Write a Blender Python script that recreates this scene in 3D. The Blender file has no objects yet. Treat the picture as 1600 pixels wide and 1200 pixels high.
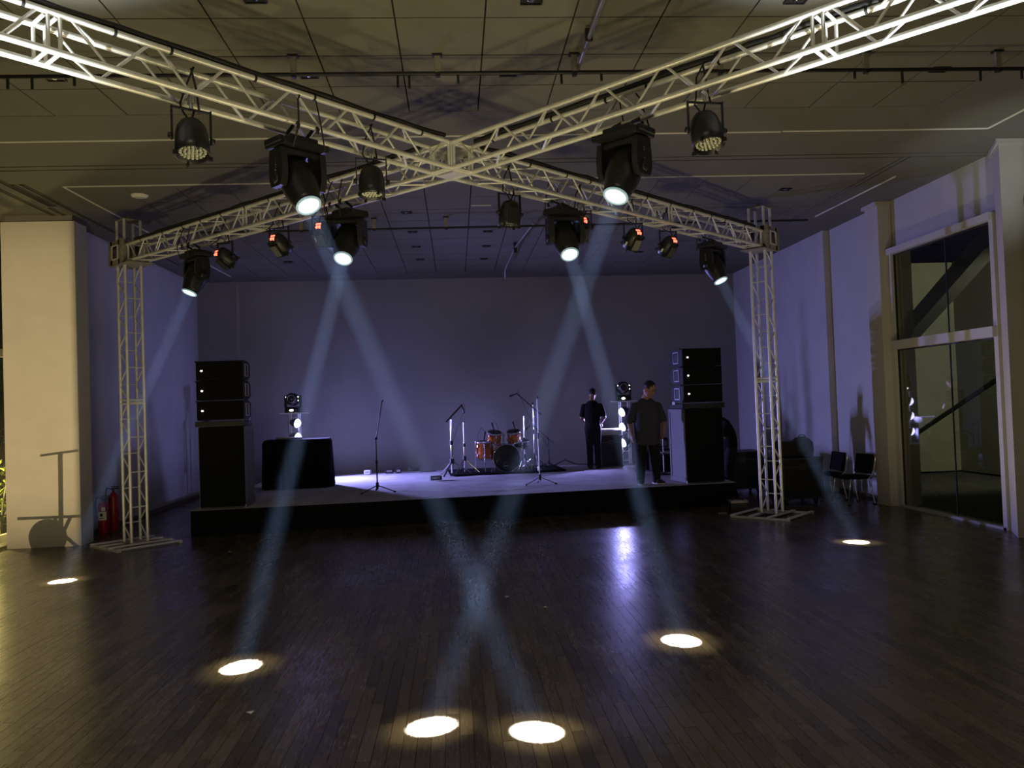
import bpy, bmesh, math, random
from mathutils import Vector, Matrix, Quaternion
random.seed(7)
S = bpy.context.scene
COL = S.collection
PI = math.pi
V = Vector

# ------------------------------------------------------------------ camera
cam_d = bpy.data.cameras.new('camera'); cam = bpy.data.objects.new('camera', cam_d); COL.objects.link(cam)
cam_d.sensor_width = 36.0; cam_d.lens = 1280.0 / 1600.0 * 36.0; cam_d.clip_start = 0.05; cam_d.clip_end = 200
def cam_axes(yaw, pitch, roll):
    f = V((math.sin(yaw), math.cos(yaw), 0)); r = V((math.cos(yaw), -math.sin(yaw), 0)); u = V((0, 0, 1))
    f2 = f * math.cos(pitch) + u * math.sin(pitch); u2 = u * math.cos(pitch) - f * math.sin(pitch)
    return r * math.cos(roll) + u2 * math.sin(roll), u2 * math.cos(roll) - r * math.sin(roll), f2
_r, _u, _f = cam_axes(0.069, 0.0243, -0.036)
CAM = V((-0.0366, -7.7348, 1.8929))
cam.matrix_world = Matrix(((_r.x, _u.x, -_f.x, CAM.x), (_r.y, _u.y, -_f.y, CAM.y), (_r.z, _u.z, -_f.z, CAM.z), (0, 0, 0, 1)))
S.camera = cam

# ------------------------------------------------------------------ world, exposure
W = bpy.data.worlds.new('night'); S.world = W; W.use_nodes = True
W.node_tree.nodes['Background'].inputs[0].default_value = (0.30, 0.33, 0.42, 1)
W.node_tree.nodes['Background'].inputs[1].default_value = 0.004
S.view_settings.view_transform = 'Standard'; S.view_settings.look = 'None'
S.view_settings.exposure = 0.0; S.view_settings.gamma = 1.0; S.view_settings.use_curve_mapping = False
S.cycles.use_denoising = True
S.cycles.use_adaptive_sampling = True; S.cycles.adaptive_threshold = 0.04
S.cycles.max_bounces = 4; S.cycles.diffuse_bounces = 2; S.cycles.glossy_bounces = 3; S.cycles.transparent_max_bounces = 6; S.cycles.volume_bounces = 0
S.cycles.sample_clamp_indirect = 4.0

# ------------------------------------------------------------------ lights (large ones; lamps of fixtures sit in their builders)
def aim(o, d):
    o.rotation_mode = 'QUATERNION'; o.rotation_quaternion = V(d).normalized().to_track_quat('-Z', 'Y')
def area(name, loc, d, size, power, col, spread=180.0):
    l = bpy.data.lights.new(name, 'AREA'); l.shape = 'DISK'; l.size = size; l.energy = power; l.color = col
    l.spread = math.radians(spread)
    o = bpy.data.objects.new(name, l); COL.objects.link(o); o.location = loc; aim(o, d); return o
def spot(name, loc, d, deg, blend, power, col, rad=0.05):
    l = bpy.data.lights.new(name, 'SPOT'); l.spot_size = math.radians(deg); l.spot_blend = blend
    l.energy = power; l.color = col; l.shadow_soft_size = rad
    o = bpy.data.objects.new(name, l); COL.objects.link(o); o.location = loc; aim(o, d); return o
WARM = (1.0, 0.76, 0.40)
P_BEAM = 260.0      # moving head beams
P_POOL = 30.0       # added upward lamps standing in for bounce off the floor pools
P_STAGE = 50.0      # purple lamps on the two stage towers
P_UP = 3600.0        # white uplights added below the front truss arms
P_FLOOD = 2900.0    # warm floor flood behind the viewer on the left
spot('hall_flood', (-6.6, -5.8, .35), V((0.25, 10.8, 2.1)), 32, 0.8, P_FLOOD, WARM, 0.006)
spot('added_room_fill', (-1.0, -8.5, 4.9), V((0, 0.62, -0.8)), 130, 1.0, 780.0, (1.0, 0.87, 0.60), 0.4)  # added warm fill from behind the viewer, source unseen

# ------------------------------------------------------------------ materials
def new_mat(name):
    m = bpy.data.materials.new(name); m.use_nodes = True
    return m, m.node_tree.nodes, m.node_tree.links, m.node_tree.nodes['Principled BSDF']
def mat(name, col, rough=0.6, metal=0.0, spec=0.5, noise=0.0, nscale=8.0, bump=0.0, bscale=60.0, coat=0.0, emit=None, estr=0.0):
    m, N, L, B = new_mat(name)
    B.inputs['Base Color'].default_value = (*col, 1); B.inputs['Roughness'].default_value = rough
    B.inputs['Metallic'].default_value = metal; B.inputs['Specular IOR Level'].default_value = spec
    B.inputs['Coat Weight'].default_value = coat
    if emit:
        m.cycles.emission_sampling = 'NONE'     # small glowing faces; the lamps carry their own light
        B.inputs['Emission Color'].default_value = (*emit, 1); B.inputs['Emission Strength'].default_value = estr
    if noise > 0:
        g = N.new('ShaderNodeNewGeometry'); n = N.new('ShaderNodeTexNoise'); n.inputs['Scale'].default_value = nscale
        n.inputs['Detail'].default_value = 4
        L.new(g.outputs['Position'], n.inputs['Vector'])
        r = N.new('ShaderNodeMapRange'); r.inputs['From Min'].default_value = 0.25; r.inputs['From Max'].default_value = 0.75
        r.inputs['To Min'].default_value = 1 - noise; r.inputs['To Max'].default_value = 1 + noise
        L.new(n.outputs['Fac'], r.inputs['Value'])
        mx = N.new('ShaderNodeVectorMath'); mx.operation = 'SCALE'; mx.inputs[0].default_value = col
        L.new(r.outputs['Result'], mx.inputs['Scale']); L.new(mx.outputs['Vector'], B.inputs['Base Color'])
    if bump > 0:
        g2 = N.new('ShaderNodeNewGeometry'); n2 = N.new('ShaderNodeTexNoise'); n2.inputs['Scale'].default_value = bscale
        L.new(g2.outputs['Position'], n2.inputs['Vector'])
        b = N.new('ShaderNodeBump'); b.inputs['Strength'].default_value = bump; b.inputs['Distance'].default_value = 0.01
        L.new(n2.outputs['Fac'], b.inputs['Height']); L.new(b.outputs['Normal'], B.inputs['Normal'])
    return m
M = {}
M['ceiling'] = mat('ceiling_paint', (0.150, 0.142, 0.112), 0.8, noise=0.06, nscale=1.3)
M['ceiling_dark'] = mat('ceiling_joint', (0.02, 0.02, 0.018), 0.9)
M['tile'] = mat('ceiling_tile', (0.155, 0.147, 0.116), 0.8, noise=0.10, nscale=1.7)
M['trim'] = mat('cream_trim', (0.85, 0.82, 0.72), 0.5)
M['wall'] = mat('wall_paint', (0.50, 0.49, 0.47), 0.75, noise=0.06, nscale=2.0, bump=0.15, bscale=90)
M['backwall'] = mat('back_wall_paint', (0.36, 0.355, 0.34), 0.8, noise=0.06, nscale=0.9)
M['pillar'] = mat('pillar_paint', (0.52, 0.49, 0.43), 0.7, noise=0.05, nscale=3.0, bump=0.2, bscale=110)
M['frame'] = mat('window_frame_paint', (0.52, 0.50, 0.46), 0.5, noise=0.05, nscale=6)
M['seal'] = mat('black_rubber_seal', (0.015, 0.015, 0.015), 0.5)
M['black'] = mat('black_metal', (0.012, 0.012, 0.013), 0.45, noise=0.2, nscale=20)
M['plastic'] = mat('black_plastic', (0.014, 0.014, 0.015), 0.38, bump=0.05, bscale=200)
M['rubber'] = mat('black_rubber', (0.012, 0.012, 0.012), 0.65)
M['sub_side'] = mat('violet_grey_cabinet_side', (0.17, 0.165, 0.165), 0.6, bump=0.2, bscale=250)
M['case_rim'] = mat('dark_case_rim', (0.10, 0.10, 0.10), 0.4, metal=0.8)
M['grille'] = mat('speaker_grille', (0.005, 0.005, 0.005), 0.8, spec=0.15, bump=0.3, bscale=300)
M['cabinet'] = mat('speaker_cabinet', (0.020, 0.019, 0.019), 0.55, spec=0.25, bump=0.25, bscale=250)
M['steel'] = mat('dull_steel', (0.42, 0.41, 0.40), 0.4, metal=0.85, noise=0.15, nscale=12)
M['chrome'] = mat('chrome', (0.80, 0.80, 0.82), 0.14, metal=1.0)
M['alu'] = mat('truss_aluminium', (0.88, 0.87, 0.82), 0.38, metal=0.40, noise=0.10, nscale=14)
M['alu_old'] = mat('weathered_steel_block', (0.36, 0.33, 0.27), 0.55, metal=0.3, noise=0.3, nscale=18)
M['cloth_black'] = mat('black_cloth', (0.008, 0.008, 0.008), 0.95, spec=0.1)
M['stage_cloth'] = mat('grey_stage_cloth', (0.46, 0.45, 0.46), 0.9, spec=0.2, noise=0.18, nscale=3.0, bump=0.5, bscale=14)
M['white_label'] = mat('white_label', (0.8, 0.8, 0.76), 0.6)
M['led_white'] = mat('white_indicator', (0.8, 0.8, 0.8), 0.4, emit=(1.0, 0.97, 0.92), estr=6.0)
M['led_red'] = mat('red_display', (0.3, 0.02, 0.02), 0.4, emit=(1.0, 0.10, 0.05), estr=5.0)
M['lens_on'] = mat('lit_lens', (0.9, 0.95, 1.0), 0.1, emit=(0.86, 0.95, 1.0), estr=5.0)
M['lens_ring'] = mat('lens_glass_ring', (0.35, 0.45, 0.5), 0.12, emit=(0.35, 0.55, 0.62), estr=0.45)
M['lens_off'] = mat('dark_lens', (0.03, 0.03, 0.04), 0.05, coat=1.0)
M['led_lens'] = mat('led_lens_array', (0.62, 0.63, 0.55), 0.25, noise=0.5, nscale=120)
M['stage_lamp'] = mat('lit_stage_lamp', (1, 1, 1), 0.3, emit=(0.62, 0.60, 1.0), estr=12.0)
M['wood'] = mat('orange_drum_shell', (0.42, 0.12, 0.025), 0.22, noise=0.35, nscale=9, coat=0.6)
M['drum_head'] = mat('black_drum_head', (0.008, 0.008, 0.010), 0.25)
M['drum_white'] = mat('pale_drum_head', (0.5, 0.5, 0.48), 0.5)
M['red'] = mat('red_enamel', (0.30, 0.012, 0.012), 0.28, coat=0.4)
M['skin'] = mat('skin', (0.36, 0.20, 0.13), 0.55)
M['hair'] = mat('dark_hair', (0.012, 0.010, 0.009), 0.6)
M['tee_grey'] = mat('dark_grey_jersey', (0.055, 0.055, 0.075), 0.9, spec=0.15, bump=0.3, bscale=25)
M['tee_black'] = mat('black_jersey', (0.010, 0.010, 0.012), 0.9, spec=0.15, bump=0.3, bscale=25)
M['pants'] = mat('black_trousers', (0.014, 0.014, 0.017), 0.8, spec=0.2, bump=0.3, bscale=22)
M['shoe'] = mat('dark_shoe', (0.03, 0.03, 0.03), 0.6)
M['sole'] = mat('pale_sole', (0.6, 0.58, 0.55), 0.6)
M['leaf'] = mat('leaf_green', (0.16, 0.20, 0.03), 0.5, noise=0.4, nscale=8)
M['paper'] = mat('white_paper_scrap', (0.8, 0.8, 0.78), 0.7)
M['soil'] = mat('outside_ground', (0.05, 0.05, 0.045), 0.9, noise=0.3, nscale=2)
M['outwall'] = mat('outside_render', (0.25, 0.25, 0.20), 0.9, noise=0.15, nscale=1.0)

def plank_mat():
    m, N, L, B = new_mat('worn_dark_parquet')
    g = N.new('ShaderNodeNewGeometry'); sx = N.new('ShaderNodeSeparateXYZ'); L.new(g.outputs['Position'], sx.inputs[0])
    def mth(op, a, b=None, c=None):
        n = N.new('ShaderNodeMath'); n.operation = op
        for i, v in enumerate((a, b, c)):
            if v is None: continue
            if isinstance(v, (int, float)): n.inputs[i].default_value = v
            else: L.new(v, n.inputs[i])
        return n.outputs[0]
    ix = mth('FLOOR', mth('DIVIDE', mth('ADD', sx.outputs['X'], 8.0), PW))
    # each row is shifted along its length, see plank_shift()
    sh = mth('FRACT', mth('MULTIPLY', ix, 0.381966))
    iy = mth('FLOOR', mth('ADD', mth('DIVIDE', mth('ADD', sx.outputs['Y'], 10.0), PL), sh))
    cv = N.new('ShaderNodeCombineXYZ'); L.new(ix, cv.inputs[0]); L.new(iy, cv.inputs[1])
    wn = N.new('ShaderNodeTexWhiteNoise'); wn.noise_dimensions = '2D'; L.new(cv.outputs[0], wn.inputs['Vector'])
    # grain stretched along the plank
    mp = N.new('ShaderNodeMapping'); mp.inputs['Scale'].default_value = (60, 5, 1); L.new(g.outputs['Position'], mp.inputs['Vector'])
    add = N.new('ShaderNodeVectorMath'); add.operation = 'ADD'; L.new(mp.outputs[0], add.inputs[0])
    sc = N.new('ShaderNodeVectorMath'); sc.operation = 'SCALE'; sc.inputs['Scale'].default_value = 17.0
    L.new(cv.outputs[0], sc.inputs[0]); L.new(sc.outputs[0], add.inputs[1])
    n1 = N.new('ShaderNodeTexNoise'); n1.inputs['Scale'].default_value = 1.0; n1.inputs['Detail'].default_value = 5; L.new(add.outputs[0], n1.inputs['Vector'])
    n2 = N.new('ShaderNodeTexNoise'); n2.inputs['Scale'].default_value = 0.9; n2.inputs['Detail'].default_value = 6; L.new(g.outputs['Position'], n2.inputs['Vector'])
    k = mth('ADD', mth('MULTIPLY', wn.outputs['Value'], 0.55), mth('MULTIPLY', n1.outputs['Fac'], 0.35))
    k = mth('ADD', k, mth('MULTIPLY', mth('SUBTRACT', n2.outputs['Fac'], 0.5), 0.7))
    cr = N.new('ShaderNodeValToRGB'); L.new(k, cr.inputs[0])
    cr.color_ramp.elements[0].position = 0.1; cr.color_ramp.elements[0].color = (0.048, 0.038, 0.026, 1)
    cr.color_ramp.elements[1].position = 0.85; cr.color_ramp.elements[1].color = (0.125, 0.101, 0.068, 1)
    L.new(cr.outputs[0], B.inputs['Base Color'])
    r = N.new('ShaderNodeMapRange'); L.new(mth('ADD', mth('MULTIPLY', n2.outputs['Fac'], 0.6), mth('MULTIPLY', n1.outputs['Fac'], 0.4)), r.inputs['Value'])
    r.inputs['From Min'].default_value = 0.3; r.inputs['From Max'].default_value = 0.7
    r.inputs['To Min'].default_value = 0.17; r.inputs['To Max'].default_value = 0.38
    L.new(r.outputs[0], B.inputs['Roughness']); B.inputs['Specular IOR Level'].default_value = 0.38
    b = N.new('ShaderNodeBump'); b.inputs['Strength'].default_value = 0.10; b.inputs['Distance'].default_value = 0.004
    L.new(n1.outputs['Fac'], b.inputs['Height']); L.new(b.outputs['Normal'], B.inputs['Normal'])
    return m
PW, PL = 0.08, 0.86
M['plank'] = plank_mat()

def glass_mat(name, ior, tint):
    m = bpy.data.materials.new(name); m.use_nodes = True; N = m.node_tree.nodes; L = m.node_tree.links
    N.remove(N['Principled BSDF']); out = N['Material Output']
    fr = N.new('ShaderNodeFresnel'); fr.inputs['IOR'].default_value = ior
    gl = N.new('ShaderNodeBsdfGlossy'); gl.inputs['Roughness'].default_value = 0.02
    tr = N.new('ShaderNodeBsdfTransparent'); tr.inputs['Color'].default_value = (*tint, 1)
    mx = N.new('ShaderNodeMixShader')
    ge = N.new('ShaderNodeNewGeometry'); iv = N.new('ShaderNodeMath'); iv.operation = 'SUBTRACT'; iv.inputs[0].default_value = 1.0; L.new(ge.outputs['Backfacing'], iv.inputs[1])
    ml = N.new('ShaderNodeMath'); ml.operation = 'MULTIPLY'; L.new(fr.outputs[0], ml.inputs[0]); L.new(iv.outputs[0], ml.inputs[1])   # reflect at the outer faces only
    L.new(ml.outputs[0], mx.inputs[0]); L.new(tr.outputs[0], mx.inputs[1]); L.new(gl.outputs[0], mx.inputs[2])
    L.new(mx.outputs[0], out.inputs['Surface']); return m
M['glass'] = glass_mat('tinted_window_glass', 1.9, (0.76, 0.78, 0.70))
M['glass_clear'] = glass_mat('clear_window_glass', 1.4, (0.95, 0.96, 0.94))

def haze_mat(name, dens):
    m = bpy.data.materials.new(name); m.use_nodes = True; N = m.node_tree.nodes; L = m.node_tree.links
    N.remove(N['Principled BSDF']); out = N['Material Output']
    v = N.new('ShaderNodeVolumeScatter'); v.inputs['Color'].default_value = (0.42, 0.60, 1.0, 1)
    v.inputs['Density'].default_value = dens; v.inputs['Anisotropy'].default_value = 0.2
    L.new(v.outputs[0], out.inputs['Volume']); return m
M['haze'] = haze_mat('thin_stage_haze', 0.00020)

# ------------------------------------------------------------------ mesh builder
class MB:
    def __init__(s): s.v = []; s.f = []; s.sm = []
    def add(s, vs, fs, smooth=False, T=None):
        o = len(s.v)
        for p in vs:
            p = V(p); s.v.append(tuple(T @ p) if T is not None else tuple(p))
        for f in fs: s.f.append([i + o for i in f]); s.sm.append(smooth)
        return s
    def box(s, c, d, T=None):
        x, y, z = c; a, b, e = d[0] / 2, d[1] / 2, d[2] / 2
        vs = [(x - a, y - b, z - e), (x + a, y - b, z - e), (x + a, y + b, z - e), (x - a, y + b, z - e), (x - a, y - b, z + e), (x + a, y - b, z + e), (x + a, y + b, z + e), (x - a, y + b, z + e)]
        return s.add(vs, [(0, 3, 2, 1), (4, 5, 6, 7), (0, 1, 5, 4), (1, 2, 6, 5), (2, 3, 7, 6), (3, 0, 4, 7)], False, T)
    def box2(s, lo, hi, T=None):
        return s.box([(a + b) / 2 for a, b in zip(lo, hi)], [b - a for a, b in zip(lo, hi)], T)
    def cbox(s, c, d, ch, T=None):   # box with chamfered vertical-ish and horizontal edges
        bm = bmesh.new(); bmesh.ops.create_cube(bm, size=1.0)
        for v in bm.verts: v.co = V((v.co.x * d[0] + c[0], v.co.y * d[1] + c[1], v.co.z * d[2] + c[2]))
        bmesh.ops.bevel(bm, geom=list(bm.edges), offset=ch, segments=2, profile=0.6, affect='EDGES')
        bm.verts.index_update()
        s.add([v.co.copy() for v in bm.verts], [[v.index for v in f.verts] for f in bm.faces], False, T); bm.free(); return s
    def tube(s, p0, p1, r0, r1=None, n=8, T=None, caps=True):
        return s.path([p0, p1], [r0, r0 if r1 is None else r1], n, T, caps)
    def path(s, pts, r, n=8, T=None, caps=True):
        pts = [V(p) for p in pts]; k = len(pts)
        if not isinstance(r, (list, tuple)): r = [r] * k
        vs = []; fs = []; prev = None
        for i, p in enumerate(pts):
            t = (pts[min(i + 1, k - 1)] - pts[max(i - 1, 0)]).normalized()
            if prev is None:
                a = V((0, 0, 1)) if abs(t.z) < 0.9 else V((1, 0, 0)); x = t.cross(a).normalized()
            else:
                x = (prev - t * prev.dot(t)).normalized()
            prev = x; y = t.cross(x)
            for j in range(n):
                q = 2 * PI * j / n; vs.append(p + (x * math.cos(q) + y * math.sin(q)) * r[i])
        for i in range(k - 1):
            for j in range(n):
                fs.append((i * n + j, i * n + (j + 1) % n, (i + 1) * n + (j + 1) % n, (i + 1) * n + j))
        s.add(vs, fs, True, T)
        if caps:
            s.add(vs[:n], [tuple(reversed(range(n)))], False, T); s.add(vs[-n:], [tuple(range(n))], False, T)
        return s
    def lathe(s, prof, n=20, T=None, smooth=True):   # (r, z) pairs about local z
        vs = []; fs = []
        for r, z in prof:
            for j in range(n): q = 2 * PI * j / n; vs.append((r * math.cos(q), r * math.sin(q), z))
        for i in range(len(prof) - 1):
            for j in range(n): fs.append((i * n + j, i * n + (j + 1) % n, (i + 1) * n + (j + 1) % n, (i + 1) * n + j))
        return s.add(vs, fs, smooth, T)
    def loft(s, rings, n=16, T=None):     # rings: (centre, x-axis, y-axis)
        vs = []; fs = []
        for c, ax, ay in rings:
            for j in range(n): q = 2 * PI * j / n; vs.append(V(c) + V(ax) * math.cos(q) + V(ay) * math.sin(q))
        for i in range(len(rings) - 1):
            for j in range(n): fs.append((i * n + j, i * n + (j + 1) % n, (i + 1) * n + (j + 1) % n, (i + 1) * n + j))
        fs.append(tuple(reversed(range(n)))); fs.append(tuple(range((len(rings) - 1) * n, len(rings) * n)))
        return s.add(vs, fs, True, T)
    def ball(s, c, r, n=12, m=8, T=None):
        rx, ry, rz = r if isinstance(r, (list, tuple)) else (r, r, r); vs = []; fs = []
        for i in range(1, m):
            a = PI * i / m
            for j in range(n):
                q = 2 * PI * j / n; vs.append((c[0] + rx * math.sin(a) * math.cos(q), c[1] + ry * math.sin(a) * math.sin(q), c[2] + rz * math.cos(a)))
        vs.append((c[0], c[1], c[2] + rz)); vs.append((c[0], c[1], c[2] - rz)); t = len(vs) - 2
        for i in range(m - 2):
            for j in range(n): fs.append((i * n + j, (i + 1) * n + j, (i + 1) * n + (j + 1) % n, i * n + (j + 1) % n))
        for j in range(n):
            fs.append((t, j, (j + 1) % n)); fs.append((t + 1, (m - 2) * n + (j + 1) % n, (m - 2) * n + j))
        return s.add(vs, fs, True, T)
    def prism(s, poly, z0, z1, T=None):
        n = len(poly); vs = [(x, y, z0) for x, y in poly] + [(x, y, z1) for x, y in poly]
        fs = [tuple(reversed(range(n))), tuple(range(n, 2 * n))] + [(i, (i + 1) % n, n + (i + 1) % n, n + i) for i in range(n)]
        return s.add(vs, fs, False, T)
    def mesh(s, name):
        me = bpy.data.meshes.new(name); me.from_pydata([tuple(v) for v in s.v], [], s.f)
        me.polygons.foreach_set('use_smooth', s.sm); me.update(); return me
def link(name, me, m, parent=None, loc=None):
    o = bpy.data.objects.new(name, me); COL.objects.link(o)
    if m is not None and len(me.materials) == 0: me.materials.append(m)
    if parent is not None: o.parent = parent
    if loc is not None: o.location = loc
    return o
def obj(name, mb, m, parent=None, loc=None): return link(name, mb.mesh(name), M[m] if isinstance(m, str) else m, parent, loc)
def thing(name, label, cat, loc=(0, 0, 0), rz=0.0, group=None):
    o = bpy.data.objects.new(name, None); COL.objects.link(o); o.empty_display_size = 0.1
    o.location = loc; o.rotation_euler = (0, 0, rz); o['label'] = label; o['category'] = cat
    if group: o['group'] = group
    return o
def tag(o, label, cat, group=None):
    o['label'] = label; o['category'] = cat
    if group: o['group'] = group
    return o
def struct(name, mb, m, label=None):
    o = obj(name, mb, m); o['kind'] = 'structure'; o['label'] = label or name; return o
def basis(x, y, z, o=(0, 0, 0)):
    x, y, z, o = V(x), V(y), V(z), V(o)
    return Matrix(((x.x, y.x, z.x, o.x), (x.y, y.y, z.y, o.y), (x.z, y.z, z.z, o.z), (0, 0, 0, 1)))
def along(d, o=(0, 0, 0)):       # local z pointing along d
    return Matrix.Translation(V(o)) @ V(d).normalized().to_track_quat('Z', 'Y').to_matrix().to_4x4()

# ------------------------------------------------------------------ floor of dark parquet
XL, XR, YF, YB, ZC = -7.0, 7.2, -9.0, 12.7, 5.0
fl = struct('floor', MB().box2((XL - 0.2, YF, -0.12), (XR + 0.3, YB, -0.012)), 'seal', 'dark worn parquet floor of the hall')
pk = MB(); pk.box((0, 0, -0.006), (PW - 0.003, PL - 0.004, 0.012)); pme = pk.mesh('plank'); pme.materials.append(M['plank'])
cand = []; rest = MB(); nx = int((XR - XL + 0.4) / PW) + 1
cells = []
for i in range(int((XL + 8.0) / PW), int((XR + 8.0) / PW) + 1):
    sh = (i * 0.381966) % 1.0
    for j in range(0, int((YB + 10) / PL) + 3):
        x = -8.0 + (i + 0.5) * PW; y = -10.0 + (j + 0.5 - sh) * PL
        if y < YF or y > YB - 0.3 or x < XL or x > XR: continue
        d = V((x, y, 0)) - CAM; dep = d.dot(_f); sx = 1280 * d.dot(_r) / max(dep, 0.1); sy = -1280 * d.dot(_u) / max(dep, 0.1)
        cells.append((dep if (dep > 0.5 and abs(sx) < 800 and sy < 640) else 99, x, y))
cells.sort()
for n, (dep, x, y) in enumerate(cells):
    tz, ta = random.uniform(-0.0006, 0.0006), random.uniform(-0.0022, 0.0022)
    if n < 290:
        o = link('plank', pme, None, fl, (x, y, tz)); o.rotation_euler = (0, ta, 0)
    else:
        rest.box((0, 0, -0.006), (PW - 0.003, PL - 0.004, 0.012), Matrix.Translation((x, y, tz)) @ Matrix.Rotation(ta, 4, 'Y'))
o = obj('parquet_planks', rest, 'plank', fl); o['kind'] = 'stuff'

# ------------------------------------------------------------------ ceiling: backing, plaster bands, tile fields, trims
cb = MB(); cb.box2((XL - 0.6, YF, ZC + 0.03), (XR + 0.6, YB, ZC + 0.2))
ce = struct('ceiling', cb, 'ceiling_dark', 'grey taupe plaster and tile ceiling of the hall')  # backing darkened: the groove shade is put into its colour
T1 = (-5.46, 5.34, -4.03, 0.86)     # front tile field
T2 = (-4.42, 5.66, 3.66, 11.2)      # field above the stage
bands = [((XL - .6, YF), (T1[0], 2.565)), ((T1[1], YF), (XR + .6, 2.565)), ((T1[0], T1[3]), (T1[1], 2.565)), ((T1[0], YF), (T1[1], T1[2])),
         ((XL - .6, 2.60), (XR + .6, 2.72)), ((XL - .6, 2.755), (T2[0], YB)), ((T2[0], 2.755), (T2[1], T2[2])),
         ((T2[1], 2.755), (6.02, YB)), ((6.05, 2.755), (6.11, YB)), ((6.14, 2.755), (XR + .6, YB)), ((T2[0], T2[3]), (T2[1], YB))]
for a, b in bands:
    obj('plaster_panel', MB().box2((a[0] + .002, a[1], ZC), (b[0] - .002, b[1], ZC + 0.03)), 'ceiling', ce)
def tiles(x0, x1, y0, y1, px, py, step):
    me = MB().box((0, 0, 0.015), (px - 0.014, py - 0.014, 0.03)).mesh('ceiling_tile'); me.materials.append(M['tile'])
    for i in range(round((x1 - x0) / px)):
        for j in range(round((y1 - y0) / py)):
            link('ceiling_tile', me, None, ce, (x0 + (i + .5) * px, y0 + (j + .5) * py, ZC + random.uniform(0, step)))
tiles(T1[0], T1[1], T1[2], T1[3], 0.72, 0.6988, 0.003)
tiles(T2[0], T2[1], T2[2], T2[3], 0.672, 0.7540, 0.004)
tn = [0]
def trim(a, b, w=0.022, z=ZC - 0.006, m='trim', h=0.012, lab='cream metal trim line set in the ceiling'):
    tn[0] += 1; d = V((b[0] - a[0], b[1] - a[1], 0)); c = ((a[0] + b[0]) / 2, (a[1] + b[1]) / 2, z)
    return struct('trim_%d' % tn[0], MB().box((0, 0, 0), (d.length, w, h), Matrix.Translation(c) @ Matrix.Rotation(math.atan2(d.y, d.x), 4, 'Z')), m, lab)
trim((-7.0, 1.63), (3.9, 1.63)); trim((3.92, 1.615), (6.45, 1.615)); trim((6.45, 1.62), (6.45, -7.0))
trim((-5.16, 3.48), (-1.9, 3.48)); trim((-1.88, 3.485), (5.88, 3.495)); trim((-5.15, 3.48), (-5.02, 11.1)); trim((6.44, 3.68), (6.38, 6.2)); trim((0.30, 4.93), (0.62, 4.93))
# slotted air diffusers on the left
for k, (x, y0, y1) in enumerate(((-5.62, 3.35, 9.5), (-5.74, 3.35, 4.5), (-5.80, 2.8, 4.5), (-6.02, 2.8, 5.5), (-5.86, 4.6, 5.4))):
    t = thing('air_diffuser', ('long', 'short inner', 'short middle', 'outer', 'stubby')[k] + ' black slot air diffuser in the ceiling near the left pillar', 'air vent', (x, (y0 + y1) / 2, ZC))
    obj('slot', MB().box((0, 0, -0.003), (0.045, y1 - y0, 0.012)), 'ceiling_dark', t)
    for s in (-1, 1): obj('flange', MB().box((s * 0.028, 0, -0.006), (0.012, y1 - y0, 0.012)), 'ceiling', t)

# round ceiling disc
t = thing('ceiling_speaker', 'round cream disc on the ceiling above the left truss leg', 'ceiling speaker', (-4.355, 3.989, ZC))
obj('rim', MB().lathe([(0.0, -0.035), (0.075, -0.035), (0.105, -0.022), (0.115, 0.0)], 28), 'trim', t)
obj('grille', MB().lathe([(0.0, -0.040), (0.07, -0.038), (0.074, -0.034)], 24), 'led_lens', t)

# recessed rectangular downlights (off)
DL = [(-1.44, -1.55, 'above the left front truss arm'), (0.65, -1.52, 'at the top edge, right of centre'), (2.75, -1.52, 'above the right front truss arm'),
      (4.77, -0.144, 'right of the ceiling rail'), (-3.57, -0.10, 'under the left end of the ceiling rail'), (-1.29, -0.12, 'just behind the rail, left of centre'), (0.56, -0.13, 'just behind the rail, right of centre'),
      (-0.72, 5.32, 'nearest of the left row above the stage'), (-0.70, 6.77, 'second of the left row above the stage'), (-0.70, 8.11, 'third of the left row above the stage'), (-0.68, 9.49, 'last of the left row above the stage'),
      (0.634, 6.85, 'first of the right row above the stage'), (0.66, 8.2, 'second of the right row above the stage'), (0.66, 9.6, 'last of the right row above the stage'),
      (-3.4, 9.43, 'far left above the stage'), (2.55, 9.5, 'beyond the right inner moving head'), (4.0, 6.9, 'over the stage, near the right truss leg'), (5.05, 4.3, 'beside the right truss leg top'), (3.9, 9.2, 'far right above the stage')]
for x, y, w in DL:
    t = thing('downlight', 'small black recessed ceiling downlight ' + w, 'downlight', (x, y, ZC), group='recessed ceiling downlights')
    fm = MB()
    for sx, sy, dx, dy in ((0, -1, .17, .012), (0, 1, .17, .012), (-1, 0, .012, .10), (1, 0, .012, .10)): fm.box((sx * .08, sy * .05, -.004), (dx, dy, .02))
    obj('frame', fm, 'black', t); obj('recess', MB().box((0, 0, -0.001), (0.15, 0.09, 0.006)), 'seal', t)
    obj('reflector', MB().lathe([(0.0, -0.006), (0.018, -0.012), (0.03, -0.005)], 12), 'chrome', t)

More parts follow.
